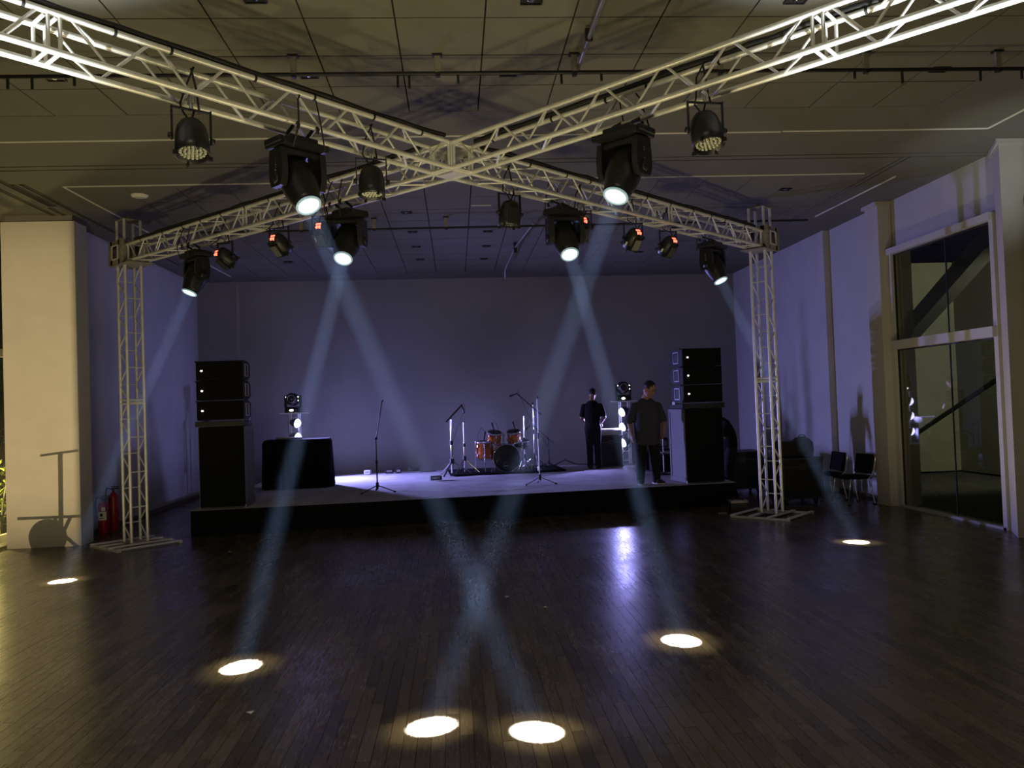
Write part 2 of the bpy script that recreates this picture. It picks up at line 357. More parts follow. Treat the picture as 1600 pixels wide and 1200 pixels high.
# hanging rails
def rail(y, z, x0, x1, xs, label):
    t = thing('ceiling_rail', label, 'rail', ((x0 + x1) / 2, y, ZC)); cx = (x0 + x1) / 2
    obj('pipe', MB().tube((x0 - cx, 0, z - ZC), (x1 - cx, 0, z - ZC), 0.018, n=10), 'black', t)
    for x in xs:
        b = obj('hanger', MB().box((x - cx, 0, (z - ZC) / 2), (0.05, 0.03, ZC - z)), 'alu_old', t)
        obj('hanger_plate', MB().box((x - cx, 0, -0.008), (0.09, 0.06, 0.016)), 'black', b); obj('pipe_clamp', MB().box((x - cx, 0, z - ZC - 0.02), (0.04, 0.05, 0.02)), 'black', b)
    return t
rl = rail(-0.553, 4.83, -6.6, 6.9, (-3.87, -1.351, -0.098, 1.119, 2.45, 3.811, 5.076), 'long black pipe rail hung from the ceiling above the crossing')
for x in (-3.75, -3.55, -3.2, -0.45, -0.35, 0.08, 1.0, 1.36, 3.7, 4.15, 4.9, 5.3):
    obj('hook', MB().tube((x - .15, 0, -0.19), (x - .15, 0, -0.19 - random.uniform(.04, .12)), 0.012, n=6), 'rubber', rl)
rail(5.676, 4.82, -4.4, 6.0, (-3.6, -2.44, -1.27, -0.1, 1.07, 2.24, 3.41), 'far black pipe rail hung from the ceiling above the stage')
t = thing('conduit_pipe', 'steel conduit pipe running along the ceiling towards the viewer', 'pipe', (1.15, -0.55, 4.86))
obj('pipe', MB().path([(0, 0, 0), (0.02, -0.9, 0.05), (0.03, -3.5, 0.06)], 0.02, 10), 'steel', t)
obj('pipe_clip', MB().box((0.012, -0.55, 0.06), (0.06, 0.03, 0.10)), 'black', t)
t = thing('conduit_pipe', 'thin steel conduit with hook over the stage ceiling, right of centre', 'pipe', (1.15, 5.7, 4.82))
obj('pipe', MB().path([(0.2, 0, 0.05), (0.05, 2.2, 0.08), (0.0, 4.6, 0.05), (0.0, 4.7, -0.15)], 0.018, 8), 'steel', t)
obj('pipe_clip', MB().box((0.05, 2.2, 0.07), (0.06, 0.05, 0.2)), 'black', t)

# ------------------------------------------------------------------ walls
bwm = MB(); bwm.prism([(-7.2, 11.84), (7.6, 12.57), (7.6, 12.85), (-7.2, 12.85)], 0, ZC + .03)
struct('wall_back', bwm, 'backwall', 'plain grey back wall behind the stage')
wl = MB(); wl.box2((-6.35, 5.42, 0), (-6.05, 12.4, ZC + .03)); wl.box2((-6.06, 6.15, 0), (-6.02, 12.4, ZC - .06))
struct('wall_left', wl, 'wall', 'left wall beside the stage, washed violet')
wp = struct('wall_left_pillar', MB().cbox(((-6.775 - 5.70) / 2, 5.21, 2.45), (1.075, 0.42, 4.90), 0.008), 'pillar', 'wide cream pillar at the left, lit by warm light')
obj('capping', MB().box(((-6.775 - 5.70) / 2, 5.23, 4.95), (0.98, 0.36, 0.1)), 'ceiling', wp)
struct('baseboard_left', MB().box2((-6.02, 5.44, 0), (-6.0, 12.0, 0.08)), 'ceiling', 'dark skirting along the left wall')
# left glazing beyond the pillar
wf = MB()
for y in (-8.8, -5.5, -2.2, 1.1, 4.45, 7.7): wf.box2((XL - .06, y - .04, 0), (XL + .02, y + .04, ZC))
for z in (0.12, 2.96, 4.9): wf.box2((XL - .05, -9, z - .06), (XL + .03, 8, z + .06))
w2 = struct('window_2', wf, 'frame', 'tall cream-framed glazing left of the pillar')
yy = (-8.8, -5.5, -2.2, 1.1, 4.45, 7.7)
for a, b in zip(yy[:-1], yy[1:]):
    for z0, z1 in ((.18, 2.9), (3.02, 4.84)): obj('pane', MB().box2((XL - .018, a + .04, z0), (XL - .012, b - .04, z1)), 'glass_clear', w2)
struct('floor_outside', MB().box2((-16, -9, -.14), (XL - .06, 12, -.04)).box2((XR + .12, -9, -.14), (14, 12, -.04)), 'soil', 'dark ground outside the windows')
# right wall: panels, steps, columns
wr = MB()
wr.box2((7.08, 7.45, 0), (7.5, 12.6, ZC + .03)); wr.box2((7.2, 5.2, 0), (7.5, 7.45, ZC + .03)); wr.box2((7.2, 2.5, 4.19), (7.5, 5.3, ZC + .03)); wr.box2((7.2, -9, 4.19), (7.5, 2.0, ZC + .03))
struct('wall_right', wr, 'wall', 'right wall of painted panels washed violet')
struct('wall_right_column_1', MB().cbox((7.10, 5.42, 2.47), (0.26, 0.42, 4.94), 0.006).box2((6.93, 5.2, 4.94), (7.25, 5.66, 5.0)), 'pillar', 'slim painted column between the wall and the dark window')
struct('wall_right_column_2', MB().prism([(7.19, 2.64), (6.88, 2.05), (7.5, 2.05), (7.5, 2.64)], 0, 4.94).prism([(7.15, 2.66), (6.83, 2.02), (7.5, 2.02), (7.5, 2.66)], 4.94, 5.0), 'pillar', 'painted column at the right edge')
struct('baseboard_right', MB().box2((7.06, 7.45, 0), (7.08, 12.2, .08)).box2((7.18, 5.64, 0), (7.2, 7.44, .08)), 'ceiling', 'dark skirting along the right wall')
w1 = MB()
w1.box2((7.10, 5.10, 0), (7.22, 5.22, 4.2)); w1.box2((7.10, 2.56, 0), (7.22, 2.64, 4.2)); w1.box2((7.06, 2.58, 4.10), (7.24, 5.22, 4.20)); w1.box2((7.04, 2.58, 2.55), (7.24, 5.12, 2.69)); w1.box2((7.10, 2.58, 0), (7.24, 5.12, 0.035))
w1o = struct('window_1', w1, 'frame', 'tall dark two-tier window on the right with painted frame')
for k, (z0, z1) in enumerate(((0.035, 2.55), (2.69, 4.10))):
    for y0, y1 in ((2.64, 3.70), (3.712, 5.10)): obj('pane', MB().box2((7.155, y0, z0), (7.163, y1, z1)), 'glass', w1o)
    obj('mullion_seal', MB().box2((7.150, 3.698, z0), (7.168, 3.714, z1)), 'seal', w1o)
    obj('frame_seal', MB().box2((7.145, 5.08, z0), (7.17, 5.105, z1)).box2((7.145, 2.63, z0), (7.17, 2.65, z1)).box2((7.145, 2.64, z1 - .02), (7.17, 5.1, z1)), 'seal', w1o)
w3 = MB()
for y in (1.9, -1.2, -4.3, -7.4): w3.box2((7.14, y - .05, 0), (7.24, y + .05, 4.2))
for z in (0.02, 2.62, 4.15): w3.box2((7.12, -9, z - .05), (7.24, 1.95, z + .05))
w3o = struct('window_3', w3, 'frame', 'row of dark windows nearer the viewer on the right')
for y in (-9, -7.35, -4.25, -1.15):
    for z0, z1 in ((.07, 2.57), (2.67, 4.1)): obj('pane', MB().box2((7.18, y, z0), (7.188, min(y + 3.0, 1.85), z1)), 'glass', w3o)
struct('wall_outside', MB().box2((11.5, -9, 0), (11.7, 12, 4.8)).box2((7.55, 10.4, 0), (11.5, 10.6, 4.8)), 'outwall', 'dim wall outside the right window')
t = thing('reflection_beams', 'added dark sloping beams standing in for a reflection in the right window', 'reflected_band', (9.6, 7.8, 0))  # beams added to draw the dark band reflected in the panes
obj('sloping_beam', MB().box((0, 0, 0), (.30, 4.2, .34), Matrix.Translation((0, 0, 3.72)) @ Matrix.Rotation(-.472, 4, 'X')), 'soil', t)
obj('sloping_bar', MB().box((0, 0, 0), (.05, 4.2, .07), Matrix.Translation((0, 0, 1.40)) @ Matrix.Rotation(-.378, 4, 'X')), 'soil', t)
obj('post', MB().box((0, 1.85, 1.3), (.08, .08, 2.6)), 'soil', t)
struct('wall_front', MB().box2((-7.2, -9.2, 0), (7.5, -9.0, ZC + .03)), 'wall', 'wall behind the viewer')

t = thing('added_outside_lamp', 'added unseen wall lamp brightening the outside behind the right windows', 'lamp', (11.45, 5.2, 3.9))
obj('lamp_body', MB().cbox((-.06, 0, 0), (.12, .2, .26), .02), 'black', t); obj('lamp_glass', MB().ball((-.14, 0, -.02), (.05, .08, .1)), 'drum_white', t)
spot('outside_fill_light', (11.1, 5.2, 3.8), V((-1.6, 5.2, -1.6)), 110, .6, 430, (1, .96, .78), .1)  # lamp added to lift the dark panes from outside
# shrub outside the left glazing and its lamp
def shrub(loc, h, r, label):
    t = thing('garden_shrub', label, 'shrub', loc); lf = MB(); st = MB()
    for k in range(7):
        a = random.uniform(0, 2 * PI); tip = V((math.cos(a) * r * .6, math.sin(a) * r * .6, h * random.uniform(.7, 1)))
        st.path([(0, 0, 0), tip * .5 + V((0, 0, .1)), tip], [.02, .014, .006], 6)
        for q in range(34):
            p = tip * random.uniform(.25, 1.05) + V([random.uniform(-.22, .22) for _ in range(3)])
            R = Matrix.Translation(p) @ Matrix.Rotation(random.uniform(0, 6.3), 4, 'Z') @ Matrix.Rotation(random.uniform(-1, 1), 4, 'X')
            lf.add([(0, 0, 0), (.035, .06, .012), (0, .15, 0), (-.035, .06, .012)], [(0, 1, 2), (0, 2, 3)], False, R)
    obj('stem', st, 'soil', t); o = obj('foliage', lf, 'leaf', t); o['kind'] = 'stuff'
shrub((-7.75, 6.6, -.04), 1.5, .8, 'yellow-lit leafy shrub outside the glazing, nearer the pillar'); shrub((-9.3, 9.0, -.04), 2.0, .9, 'taller yellow-lit leafy shrub outside, farther from the pillar')
t = thing('garden_lamp', 'small warm garden lamp between the shrubs outside', 'lamp', (-7.9, 5.9, -.04))
obj('stake', MB().tube((0, 0, 0), (0, 0, .35), .012), 'black', t); obj('lamp_head', MB().lathe([(0, .34), (.05, .36), (.06, .45), (.0, .46)], 14), 'black', t)
pl = bpy.data.lights.new('garden_lamp_light', 'POINT'); pl.energy = 170; pl.color = (1, .78, .3); pl.shadow_soft_size = .06
po = bpy.data.objects.new('garden_lamp_light', pl); COL.objects.link(po); po.location = (-7.75, 5.95, .75)

t = thing('work_light', 'warm floor work light with added flag panel behind the viewer on the left', 'lamp', (-6.6, -5.8, 0))
obj('housing', MB().cbox((0, -.16, .35), (.22, .18, .2), .02), 'black', t); obj('stand', MB().box((0, -.16, .01), (.3, .25, .02)).box((-.13, -.16, .18), (.012, .03, .36)).box((.13, -.16, .18), (.012, .03, .36)), 'steel', t)
obj('added_flag_panel', MB().box((.2945, .80, .62), (.460, .006, 1.24)), 'black', t); obj('added_flag_stand', MB().box((.30, .80, .005), (.4, .3, .01)), 'steel', t)  # flag added to block the flood from the back wall
# hand trolley standing just left of the frame; the flood throws its shadow on the pillar
t = thing('hand_trolley', 'flat trolley with upright T handle on the floor at the far left', 'trolley', (-6.22, 2.0, 0))
obj('deck', MB().cbox((-.03, 0, .42), (0.72, 0.12, .03), .008), 'steel', t)
obj('pole', MB().tube((.06, 0, .20), (.07, 0, 1.12), .026, n=10), 'steel', t)
obj('handle', MB().tube((-.14, 0, 1.09), (.26, 0, 1.13), .013, n=8), 'rubber', t)
w = obj('wheel', MB().lathe([(.15, -.03), (.20, -.03), (.20, .03), (.15, .03), (.15, -.03)], 28, Matrix.Translation((-.08, 0, .205)) @ Matrix.Rotation(PI / 2, 4, 'X')), 'rubber', t)
obj('hub', MB().lathe([(0, -.02), (.16, -.02), (.16, .02), (0, .02)], 24, Matrix.Translation((-.08, 0, .205)) @ Matrix.Rotation(PI / 2, 4, 'X')), 'steel', w)
obj('brace', MB().path([(.0, 0, .41), (.06, 0, .25), (.30, 0, .02)], .02), 'steel', t)
obj('strut', MB().tube((.16, 0, .41), (.08, 0, .25), .02), 'steel', t)

# ------------------------------------------------------------------ truss rig
W_ = 0.24; H_ = W_ / 2; ZB, KS = 4.0974, 0.0157; q2 = math.sqrt(.5)
DU = V((q2, q2, 0)); DV = V((-q2, q2, 0))
ARMS = {'FL': (-DU, 3.54), 'FR': (-DV, 3.53), 'BR': (DU, 3.86), 'BL': (DV, 3.44)}
SLEG = 6.85
rig = thing('truss_rig', 'silver aluminium box truss rig crossing overhead in an X on corner legs', 'truss', (0, 0, 0))
def armpt(a, s, b, z):        # s along the arm, b = -1 viewer side / +1 stage side (chords), z 0/1
    d = ARMS[a][0]; n = {'FL': DV, 'FR': DU, 'BR': DV, 'BL': DU}[a]
    return d * s + n * (b * H_) + V((0, 0, ZB + KS * s + z * W_))
brace_cache = {}
def stick(name, p0, p1, r, parent, m='alu', n=6):
    d = V(p1) - V(p0); key = (name, round(d.length, 3), r, m)
    if key not in brace_cache:
        me = MB().tube((0, 0, 0), (0, 0, d.length), r, n=n).mesh(name); me.materials.append(M[m]); brace_cache[key] = me
    o = link(name, brace_cache[key], None, parent, p0); o.rotation_mode = 'QUATERNION'; o.rotation_quaternion = d.to_track_quat('Z', 'Y'); return o
RC, RB = 0.022, 0.0105
lattice = MB()
for a in ARMS:
    sj = ARMS[a][1]; front = a[0] == 'F'
    for seg, (s0, s1) in enumerate(((0.12, sj), (sj, SLEG - .20))):
        hid = front and seg == 1
        for b in (-1, 1):
            for z in (0, 1):
                stick('chord', armpt(a, s0, b, z), armpt(a, s1, b, z), RC, rig, n=12)
        # end frames
        for s in (s0 + .035, s1 - .035):
            ef = MB()
            for b in (-1, 1): ef.tube(armpt(a, s, b, 0), armpt(a, s, b, 1), .013, n=8)
            for z in (0, 1): ef.tube(armpt(a, s, -1, z), armpt(a, s, 1, z), .013, n=8)
            if not (hid and s > s0 + 1): obj('end_frame', ef, 'alu', rig)
        n = max(1, round((s1 - s0 - .14) / 0.527)); p = (s1 - s0 - .14) / n; a0 = s0 + .07
        for k in range(n):
            sa, sm, sb = a0 + k * p + .02, a0 + (k + .5) * p, a0 + (k + 1) * p - .02
            for b in (-1, 1):
                for q0, q1 in (((sa, 1), (sm - .02, 0)), ((sm + .02, 0), (sb, 1))):
                    if hid and k > 1: lattice.tube(armpt(a, q0[0], b, q0[1]), armpt(a, q1[0], b, q1[1]), RB, n=6)
                    else: stick('brace', armpt(a, q0[0], b, q0[1]), armpt(a, q1[0], b, q1[1]), RB, rig)
            if hid and k > 1: lattice.tube(armpt(a, sa, -1, 0), armpt(a, sm, 1, 0), RB, n=6)
            else: stick('brace', armpt(a, sb, -1, 0), armpt(a, sm, 1, 0), RB, rig)
            lattice.tube(armpt(a, sb, -1, 1), armpt(a, sm, 1, 1), RB, n=6)
# centre cube
for b in (-1, 1):
    for c in (-1, 1):
        p = DU * (b * H_) + DV * (c * H_)
        stick('corner_post', p + V((0, 0, ZB)), p + V((0, 0, ZB + W_)), .018, rig, n=8)
for z in (0, 1):
    for (b0, c0), (b1, c1) in (((-1, -1), (1, -1)), ((1, -1), (1, 1)), ((1, 1), (-1, 1)), ((-1, 1), (-1, -1))):
        stick('chord', DU * b0 * H_ + DV * c0 * H_ + V((0, 0, ZB + z * W_)), DU * b1 * H_ + DV * c1 * H_ + V((0, 0, ZB + z * W_)), RC, rig, n=12)
Tc = Matrix.Rotation(PI / 4, 4, 'Z')
obj('centre_plate', MB().box((0, 0, ZB - .018), (.16, .20, .008), Tc), 'alu', rig)
for ang in range(4):
    pp = MB(); Tq = Tc @ Matrix.Rotation(ang * PI / 2, 4, 'Z')
    pp.box((H_, 0, ZB + .19), (.006, .20, .07), Tq).box((H_, 0, ZB + .03), (.006, .20, .05), Tq).box((H_, -.07, ZB + .12), (.006, .05, .1), Tq).box((H_, .07, ZB + .12), (.006, .05, .1), Tq)
    if ang in (0, 1): obj('gusset_plate', pp, 'alu', rig)
# legs
def leg(sgn, arm, far):
    c = ARMS[arm][0] * SLEG; zt = 4.205
    def lp(b, e, z): return c + DU * (b * H_) + DV * (e * H_) + V((0, 0, z))
    for b in (-1, 1):
        for e in (-1, 1):
            stick('leg_chord', lp(b, e, .05), lp(b, e, 4.84), RC, rig, n=12)
    zz = 0.06; faces = (((-1, -1), (-1, 1)), ((1, -1), (1, 1))) if sgn < 0 else (((-1, -1), (1, -1)), ((-1, 1), (1, 1)))
    if not far: faces = faces[:1]
    for (A, B) in faces:
        for k in range(8):
            z0 = .07 + k * .515; a, b = (A, B)
            if far:
                stick('brace', lp(*a, z0 + .02), lp(*b, z0 + .24), RB, rig); stick('brace', lp(*b, z0 + .28), lp(*a, z0 + .50), RB, rig)
            else:
                lattice.tube(lp(*a, z0 + .02), lp(*b, z0 + .24), RB, n=6); lattice.tube(lp(*b, z0 + .28), lp(*a, z0 + .50), RB, n=6)
    (A, B), (C, D) = (((-1, -1), (1, -1)), ((-1, 1), (1, 1))) if sgn < 0 else (((-1, -1), (-1, 1)), ((1, -1), (1, 1)))
    for k in range(8):
        z0 = .07 + k * .515
        stick('rung', lp(*A, z0 + .505), lp(*B, z0 + .505), .009, rig); stick('rung', lp(*C, z0 + .26), lp(*D, z0 + .26), .009, rig)
    for z in (2.10, 2.155):
        fr = MB(); cs = [lp(-1, -1, z), lp(1, -1, z), lp(1, 1, z), lp(-1, 1, z)]
        for k in range(4): fr.tube(cs[k], cs[(k + 1) % 4], .014, n=6)
        obj('joint_frame', fr, 'alu', rig)
    # sleeve block with square windows
    T = Matrix.Translation(c) @ Matrix.Rotation(PI / 4, 4, 'Z'); z0, z1, R = zt - .04, zt + .31, .20
    for ang in range(4):
        Tq = T @ Matrix.Rotation(ang * PI / 2, 4, 'Z')
        sp = MB(); sp.box((R, 0, z1 - .035), (.012, 2 * R, .07), Tq).box((R, 0, z0 + .035), (.012, 2 * R, .07), Tq)
        for e in (-1, 1): sp.box((R, e * (R - .05), (z0 + z1) / 2), (.012, .10, z1 - z0), Tq)
        s_ = obj('sleeve_plate', sp, 'alu_old', rig)
        win = MB()
        for dz, dy, h, w in ((.10, 0, .014, .21), (-.10, 0, .014, .21), (0, .10, .21, .014), (0, -.10, .21, .014)): win.box((R + .012, dy, (z0 + z1) / 2 + dz), (.016, w, h), Tq)
        obj('window_rim', win, 'alu', s_)
        obj('corner_strip', MB().box((R - .01, R - .01, (z0 + z1) / 2), (.05, .05, z1 - z0 + .02), Tq), 'alu_old', rig)
    obj('lower_flange', MB().box((.10, 0, z0 - .006), (.62 if sgn < 0 else .40, .40, .012), T @ Matrix.Rotation(-PI / 2 if sgn < 0 else PI, 4, 'Z')), 'alu_old', rig)
    # head frame above the sleeve
    hd = MB(); cs = [lp(-1, -1, 4.84), lp(1, -1, 4.84), lp(1, 1, 4.84), lp(-1, 1, 4.84)]
    for k in range(4): hd.tube(cs[k], cs[(k + 1) % 4], .014, n=6)
    obj('head_frame', hd, 'alu_old', rig)
    obj('pulley', MB().lathe([(.0, -.02), (.05, -.02), (.035, 0), (.05, .02), (0, .02)], 14, T @ Matrix.Translation((0, 0, 4.87)) @ Matrix.Rotation(PI / 2, 4, 'X')), 'alu_old', rig)
    # base frame
    bf = obj('base_frame', MB(), 'alu', rig) if False else None
    edge = MB()
    for e in (-1, 1): edge.box((e * .45, 0, .014), (.05, .95, .026), T)
    bb = obj('base_frame', edge, 'alu', rig)
    for k, x in enumerate((-.45, -.15, .15, .45)):
        obj('base_bar', MB().cbox((0, x, .034), (.95, .06, .026), .006, T), 'alu', bb)
    obj('base_plate', MB().box((0, 0, .052), (.29, .29, .010), T), 'alu_old', bb)
leg(-1, 'BL', True); leg(1, 'BR', True); leg(-1, 'FR', False); leg(1, 'FL', False)
o = obj('brace_lattice', lattice, 'alu', rig); o['kind'] = 'stuff'

# cables lying along the truss tops
def cable(a, s0, s1, b, label, r=.020, lift=.018):
    t = thing('power_cable', label, 'cable', armpt(a, s0, b, 1)); base = armpt(a, s0, b, 1); pts = []; pts2 = []
    n = int((s1 - s0) / .18)
    for k in range(n + 1):
        s = s0 + (s1 - s0) * k / n
        p = armpt(a, s, b, 1) - base
        pts.append(p + V((random.uniform(-.008, .008), random.uniform(-.008, .008), RC + lift + random.uniform(-.004, .012))))
        pts2.append(p + V((random.uniform(-.02, .02), .03 + random.uniform(-.01, .02), RC + .004 + random.uniform(-.02, .012))))
    obj('cable_bundle', MB().path(pts, r, 7).path(pts2, r * .7, 6), 'rubber', t)
    for k in range(int((s1 - s0) / .55)):
        s = s0 + .3 + k * .55 + random.uniform(-.1, .1); p = armpt(a, s, b, 1) - base; d = ARMS[a][0]
        obj('cable_tie', MB().tube(p - d * .009, p + d * .009, RC + .004, n=10), 'rubber', t)
cable('FL', .2, 4.6, -1, 'black cable bundle taped along the front left truss arm'); cable('FR', .2, 4.6, 1, 'black cable bundle taped along the front right truss arm', .024)
cable('BL', .3, 6.4, -1, 'black cable bundle taped along the rear left truss arm'); cable('BR', .2, 6.4, -1, 'black cable bundle taped along the rear right truss arm', .022)

# ------------------------------------------------------------------ moving heads
def cord(parent, pts, r=.007): return obj('cord', MB().path(pts, r, 6), 'rubber', parent)
def head_body(t, z_ax, dirv, lit, name_mat_on='lens_on'):
    d = V(dirv).normalized()
    T = along(d, (0, 0, z_ax))
    h = obj('lamp_head', MB().lathe([(0, -.20), (.07, -.20), (.115, -.17), (.138, -.08), (.142, .04), (.132, .12), (.108, .21), (.100, .245), (.088, .245)], 24, T), 'plastic', t)
    obj('lens_rim', MB().lathe([(.088, .245), (.098, .245), (.102, .252), (.098, .262), (.084, .262), (.080, .246), (.088, .245)], 28, T), 'lens_ring' if lit else 'black', h)
    obj('lens', MB().lathe([(0, .256), (.05, .252), (.083, .242)], 28, T), 'lens_on' if lit else 'lens_off', h)
    fin = MB()
    for k in range(5): fin.box((0, 0, -.15 + k * .018), (.23 - .01 * k, .12, .006), T)
    obj('cooling_fins', fin, 'black', h)
    return T
def moving_head(pos, target, label, armdir, power=P_BEAM, inverted=True):
    pos = V(pos); ax = pos + V((0, 0, -.40)); d = (V(target) - ax).normalized(); pan = math.atan2(d.y, d.x) - PI / 2   # local y looks to the target
    t = thing('moving_head', label, 'stage light', pos)
    Tb = Matrix.Rotation(math.atan2(armdir.y, armdir.x), 4, 'Z'); Ty = Matrix.Rotation(pan, 4, 'Z')
    base = MB(); base.cbox((0, 0, -.130), (.42, .28, .055), .018, Tb).cbox((0, 0, -.090), (.26, .20, .06), .012, Tb); ob = obj('base', base, 'plastic', t)
    for s in (-1, 1):
        obj('carry_handle', MB().cbox((s * .215, 0, -.115), (.035, .22, .045), .01, Tb), 'black', ob)
        c = MB(); c.path([V((s * .09, .0, -.07)), V((s * .09, .0, -.03)), V((s * .09, .06, .0)), V((s * .09, .12, .035)), V((s * .09, .155, .0)), V((s * .09, .14, -.03))], .014, 8, Tb)
        obj('clamp', c, 'black', t)
    obj('status_display', MB().box((0, -.131, -.125), (.09, .004, .03), Tb), 'lens_off', ob)
    yk = MB(); yk.cbox((0, 0, -.185), (.36, .14, .05), .018, Ty)
    for s in (-1, 1):
        prof = [(-.085, -.17), (.085, -.17), (.100, -.30), (.098, -.40), (.070, -.465), (-.070, -.465), (-.098, -.40), (-.100, -.30)]
        Tp = Ty @ basis((0, 1, 0), (0, 0, 1), (1, 0, 0), (s * .172, 0, 0))
        yk.prism(prof, -.026, .026, Tp)
    oy = obj('yoke', yk, 'plastic', t)
    for s in (-1, 1):
        obj('pivot_cap', MB().lathe([(0, -.012), (.035, -.012), (.045, .0), (.0, .0)], 16, Ty @ along((s, 0, 0), (s * .206, 0, -.40))), 'black', oy)
        lg = MB()
        for k in range(6): lg.box((s * .196, random.uniform(-.004, .004), -.255 - k * .021), (.004, .020, .013), Ty)
        obj('maker_mark', lg, 'white_label', oy)
    T = head_body(t, -.40, d, True)
    tip = ax + d * .262
    a = area('moving_head_light', tip + d * .012, d, .15, power, (0.90, 0.96, 1.0), 2.3); a.parent = None
    cord(t, [Tb @ V((.1, .1, -.10)), Tb @ V((.16, .17, -.2)) * .9, Tb @ V((.12, .2, -.02)), Tb @ V((.08, .14, .2)), Tb @ V((.04, .12, .27))])
    cord(t, [Tb @ V((-.08, .1, -.10)), Tb @ V((-.13, .18, -.17)), Tb @ V((-.10, .18, .02)), Tb @ V((-.10, .12, .25))], .006)
    spot('pool_halo_spot', tip + d * .02, d, 9, 1.0, power * 5.0, (1.0, 0.84, 0.46), .05)  # added yellow spot for the glow halo round each floor pool
    return tip, d
def hang(a, s, b=0): return armpt(a, s, b, 0) - V((0, 0, RC))
HEADS = [('FL', 1.72, (0.36, -2.98), 'front left'), ('FR', 1.92, (-0.244, -2.805), 'front right'), ('BL', 1.62, (-1.706, -1.427), 'rear left inner'),
         ('BR', 1.74, (1.65, -1.396), 'rear right inner'), ('BL', 4.86, (-4.722, 2.299), 'rear left outer'), ('BR', 5.22, (4.926, 2.304), 'rear right outer')]
for a, s, tg, w in HEADS:
    tip, d = moving_head(hang(a, s), (*tg, 0), 'lit black moving head lamp hanging from the truss, ' + w, ARMS[a][0])
    L_ = (0.004 - tip.z) / d.z
    T = along(d, tip); hz = MB(); L1 = L_ - .02
    hz.lathe([(0, .03), (.082, .03), (.150, L1), (0, L1)], 28, T)
    tag(obj('light_beam', hz, 'haze'), 'pale blue light beam in the haze from the %s moving head to the floor' % w, 'light beam')
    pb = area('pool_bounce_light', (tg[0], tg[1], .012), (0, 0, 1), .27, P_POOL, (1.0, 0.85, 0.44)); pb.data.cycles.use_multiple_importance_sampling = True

# ------------------------------------------------------------------ LED par cans
def par_can(pos, dirv, label, yaw=0.0, red=False, sc=1.0, group=None):
    t = thing('par_can', label, 'stage light', pos, 0.0, group); d = V(dirv).normalized(); zc = -.25 * sc
    Ry = Matrix.Rotation(yaw, 4, 'Z')
    T = along(d, (0, 0, zc)) @ Matrix.Rotation(yaw, 4, 'Z') @ Matrix.Scale(sc, 4)
    b = obj('body', MB().lathe([(0, -.135), (.04, -.133), (.075, -.115), (.095, -.08), (.108, -.02), (.112, .06), (.112, .13), (.104, .13), (.102, .10), (0, .10)], 22, T), 'plastic', t)
    la = MB()
    for ring, (r, n) in enumerate(((0, 1), (.027, 6), (.053, 12), (.08, 18))):
        for k in range(n):
            q = 2 * PI * k / n; la.lathe([(.0115, .100), (.009, .110), (0, .114)], 8, T @ Matrix.Translation((r * math.cos(q), r * math.sin(q), 0)))
    obj('led_lenses', la, 'led_lens', b)
    for k in range(4):
        q = PI / 4 + k * PI / 2; obj('filter_clip', MB().box((0, 0, 0), (.03, .012, .03), T @ Matrix.Rotation(q, 4, 'Z') @ Matrix.Translation((.115, 0, .135))), 'black', b)
    obj('control_box', MB().cbox((.0, -.108, .025), (.105, .045, .165), .006, T), 'black', b)
    if red:
        rd = MB()
        for x in (-.02, .012):
            rd.box((x, -.06, -.118), (.022, .03, .03), T)
        rd.box((0, -.02, -.137), (.06, .022, .006), T)
        obj('red_display', rd, 'led_red', b); obj('white_sticker', MB().box((.06, -.09, .06), (.035, .012, .055), T @ Matrix.Rotation(.55, 4, 'Z')), 'white_label', b)
    # side axis perpendicular to the beam and horizontal
    side = Ry @ V((1, 0, 0)); side = (side - d * side.dot(d)); side.z = 0; side = side.normalized() if side.length > .2 else V((1, 0, 0))
    w = .128 * sc; yk = MB(); c = V((0, 0, zc))
    for e, rr in ((1, .0), (-1, .0)):
        pass
    up = V((0, 0, 1)); fwd = up.cross(side)
    Ty = basis(side, fwd, up, (0, 0, 0))
    yk.box((0, 0, -.055 * sc), (2 * w, .028, .008), Ty)
    for e in (-1, 1): yk.box((e * w, 0, (-.055 * sc + zc) / 2 - .01), (.008, .03, abs(zc + .055 * sc) + .04), Ty)
    obj('yoke', yk, 'black', t)
    for e in (-1, 1): obj('yoke_knob', MB().lathe([(0, .025), (.02, .025), (.022, 0), (0, 0)], 12, along(side * e, side * (e * w) + c)), 'black', t)
    cl = MB(); cl.tube((0, 0, -.055 * sc), (0, 0, -.01), .012, n=8); cl.path([(0, -.04, -.02), (0, -.045, .03), (0, 0, .062), (0, .04, .03), (0, .035, -.015)], .010, 8, Matrix.Rotation(PI / 4, 4, 'Z'))
    obj('clamp', cl, 'steel', t)
    cord(t, [c - d * .13 * sc, c - d * .17 * sc + V((.03, 0, .05)), V((.05, .02, -.06)), V((.03, .03, .1)), V((.0, .02, .25))], .008)
    cord(t, [c - d * .125 * sc, c - d * .19 * sc + V((-.05, 0, .02)), V((-.07, -.02, -.02)), V((-.04, .05, .15)), V((.02, .02, .26))], .007)
    return t
par_can(hang('FL', 2.60), (.12, -.28, -1), 'unlit black LED par can under the front left truss arm, nearest the left edge', .6, sc=1.05)
par_can(hang('FR', 2.64), (.05, -.30, -1), 'unlit black LED par can under the front right truss arm, nearest the right edge', .1, sc=1.05)
par_can(hang('FL', .98), (.0, -.10, -1), 'unlit black LED par can hanging just left of the truss crossing', .2, sc=1.0)
par_can(hang('BR', .82), (-.10, .10, -1), 'unlit black LED par can hanging just right of the truss crossing', .5, sc=1.0)
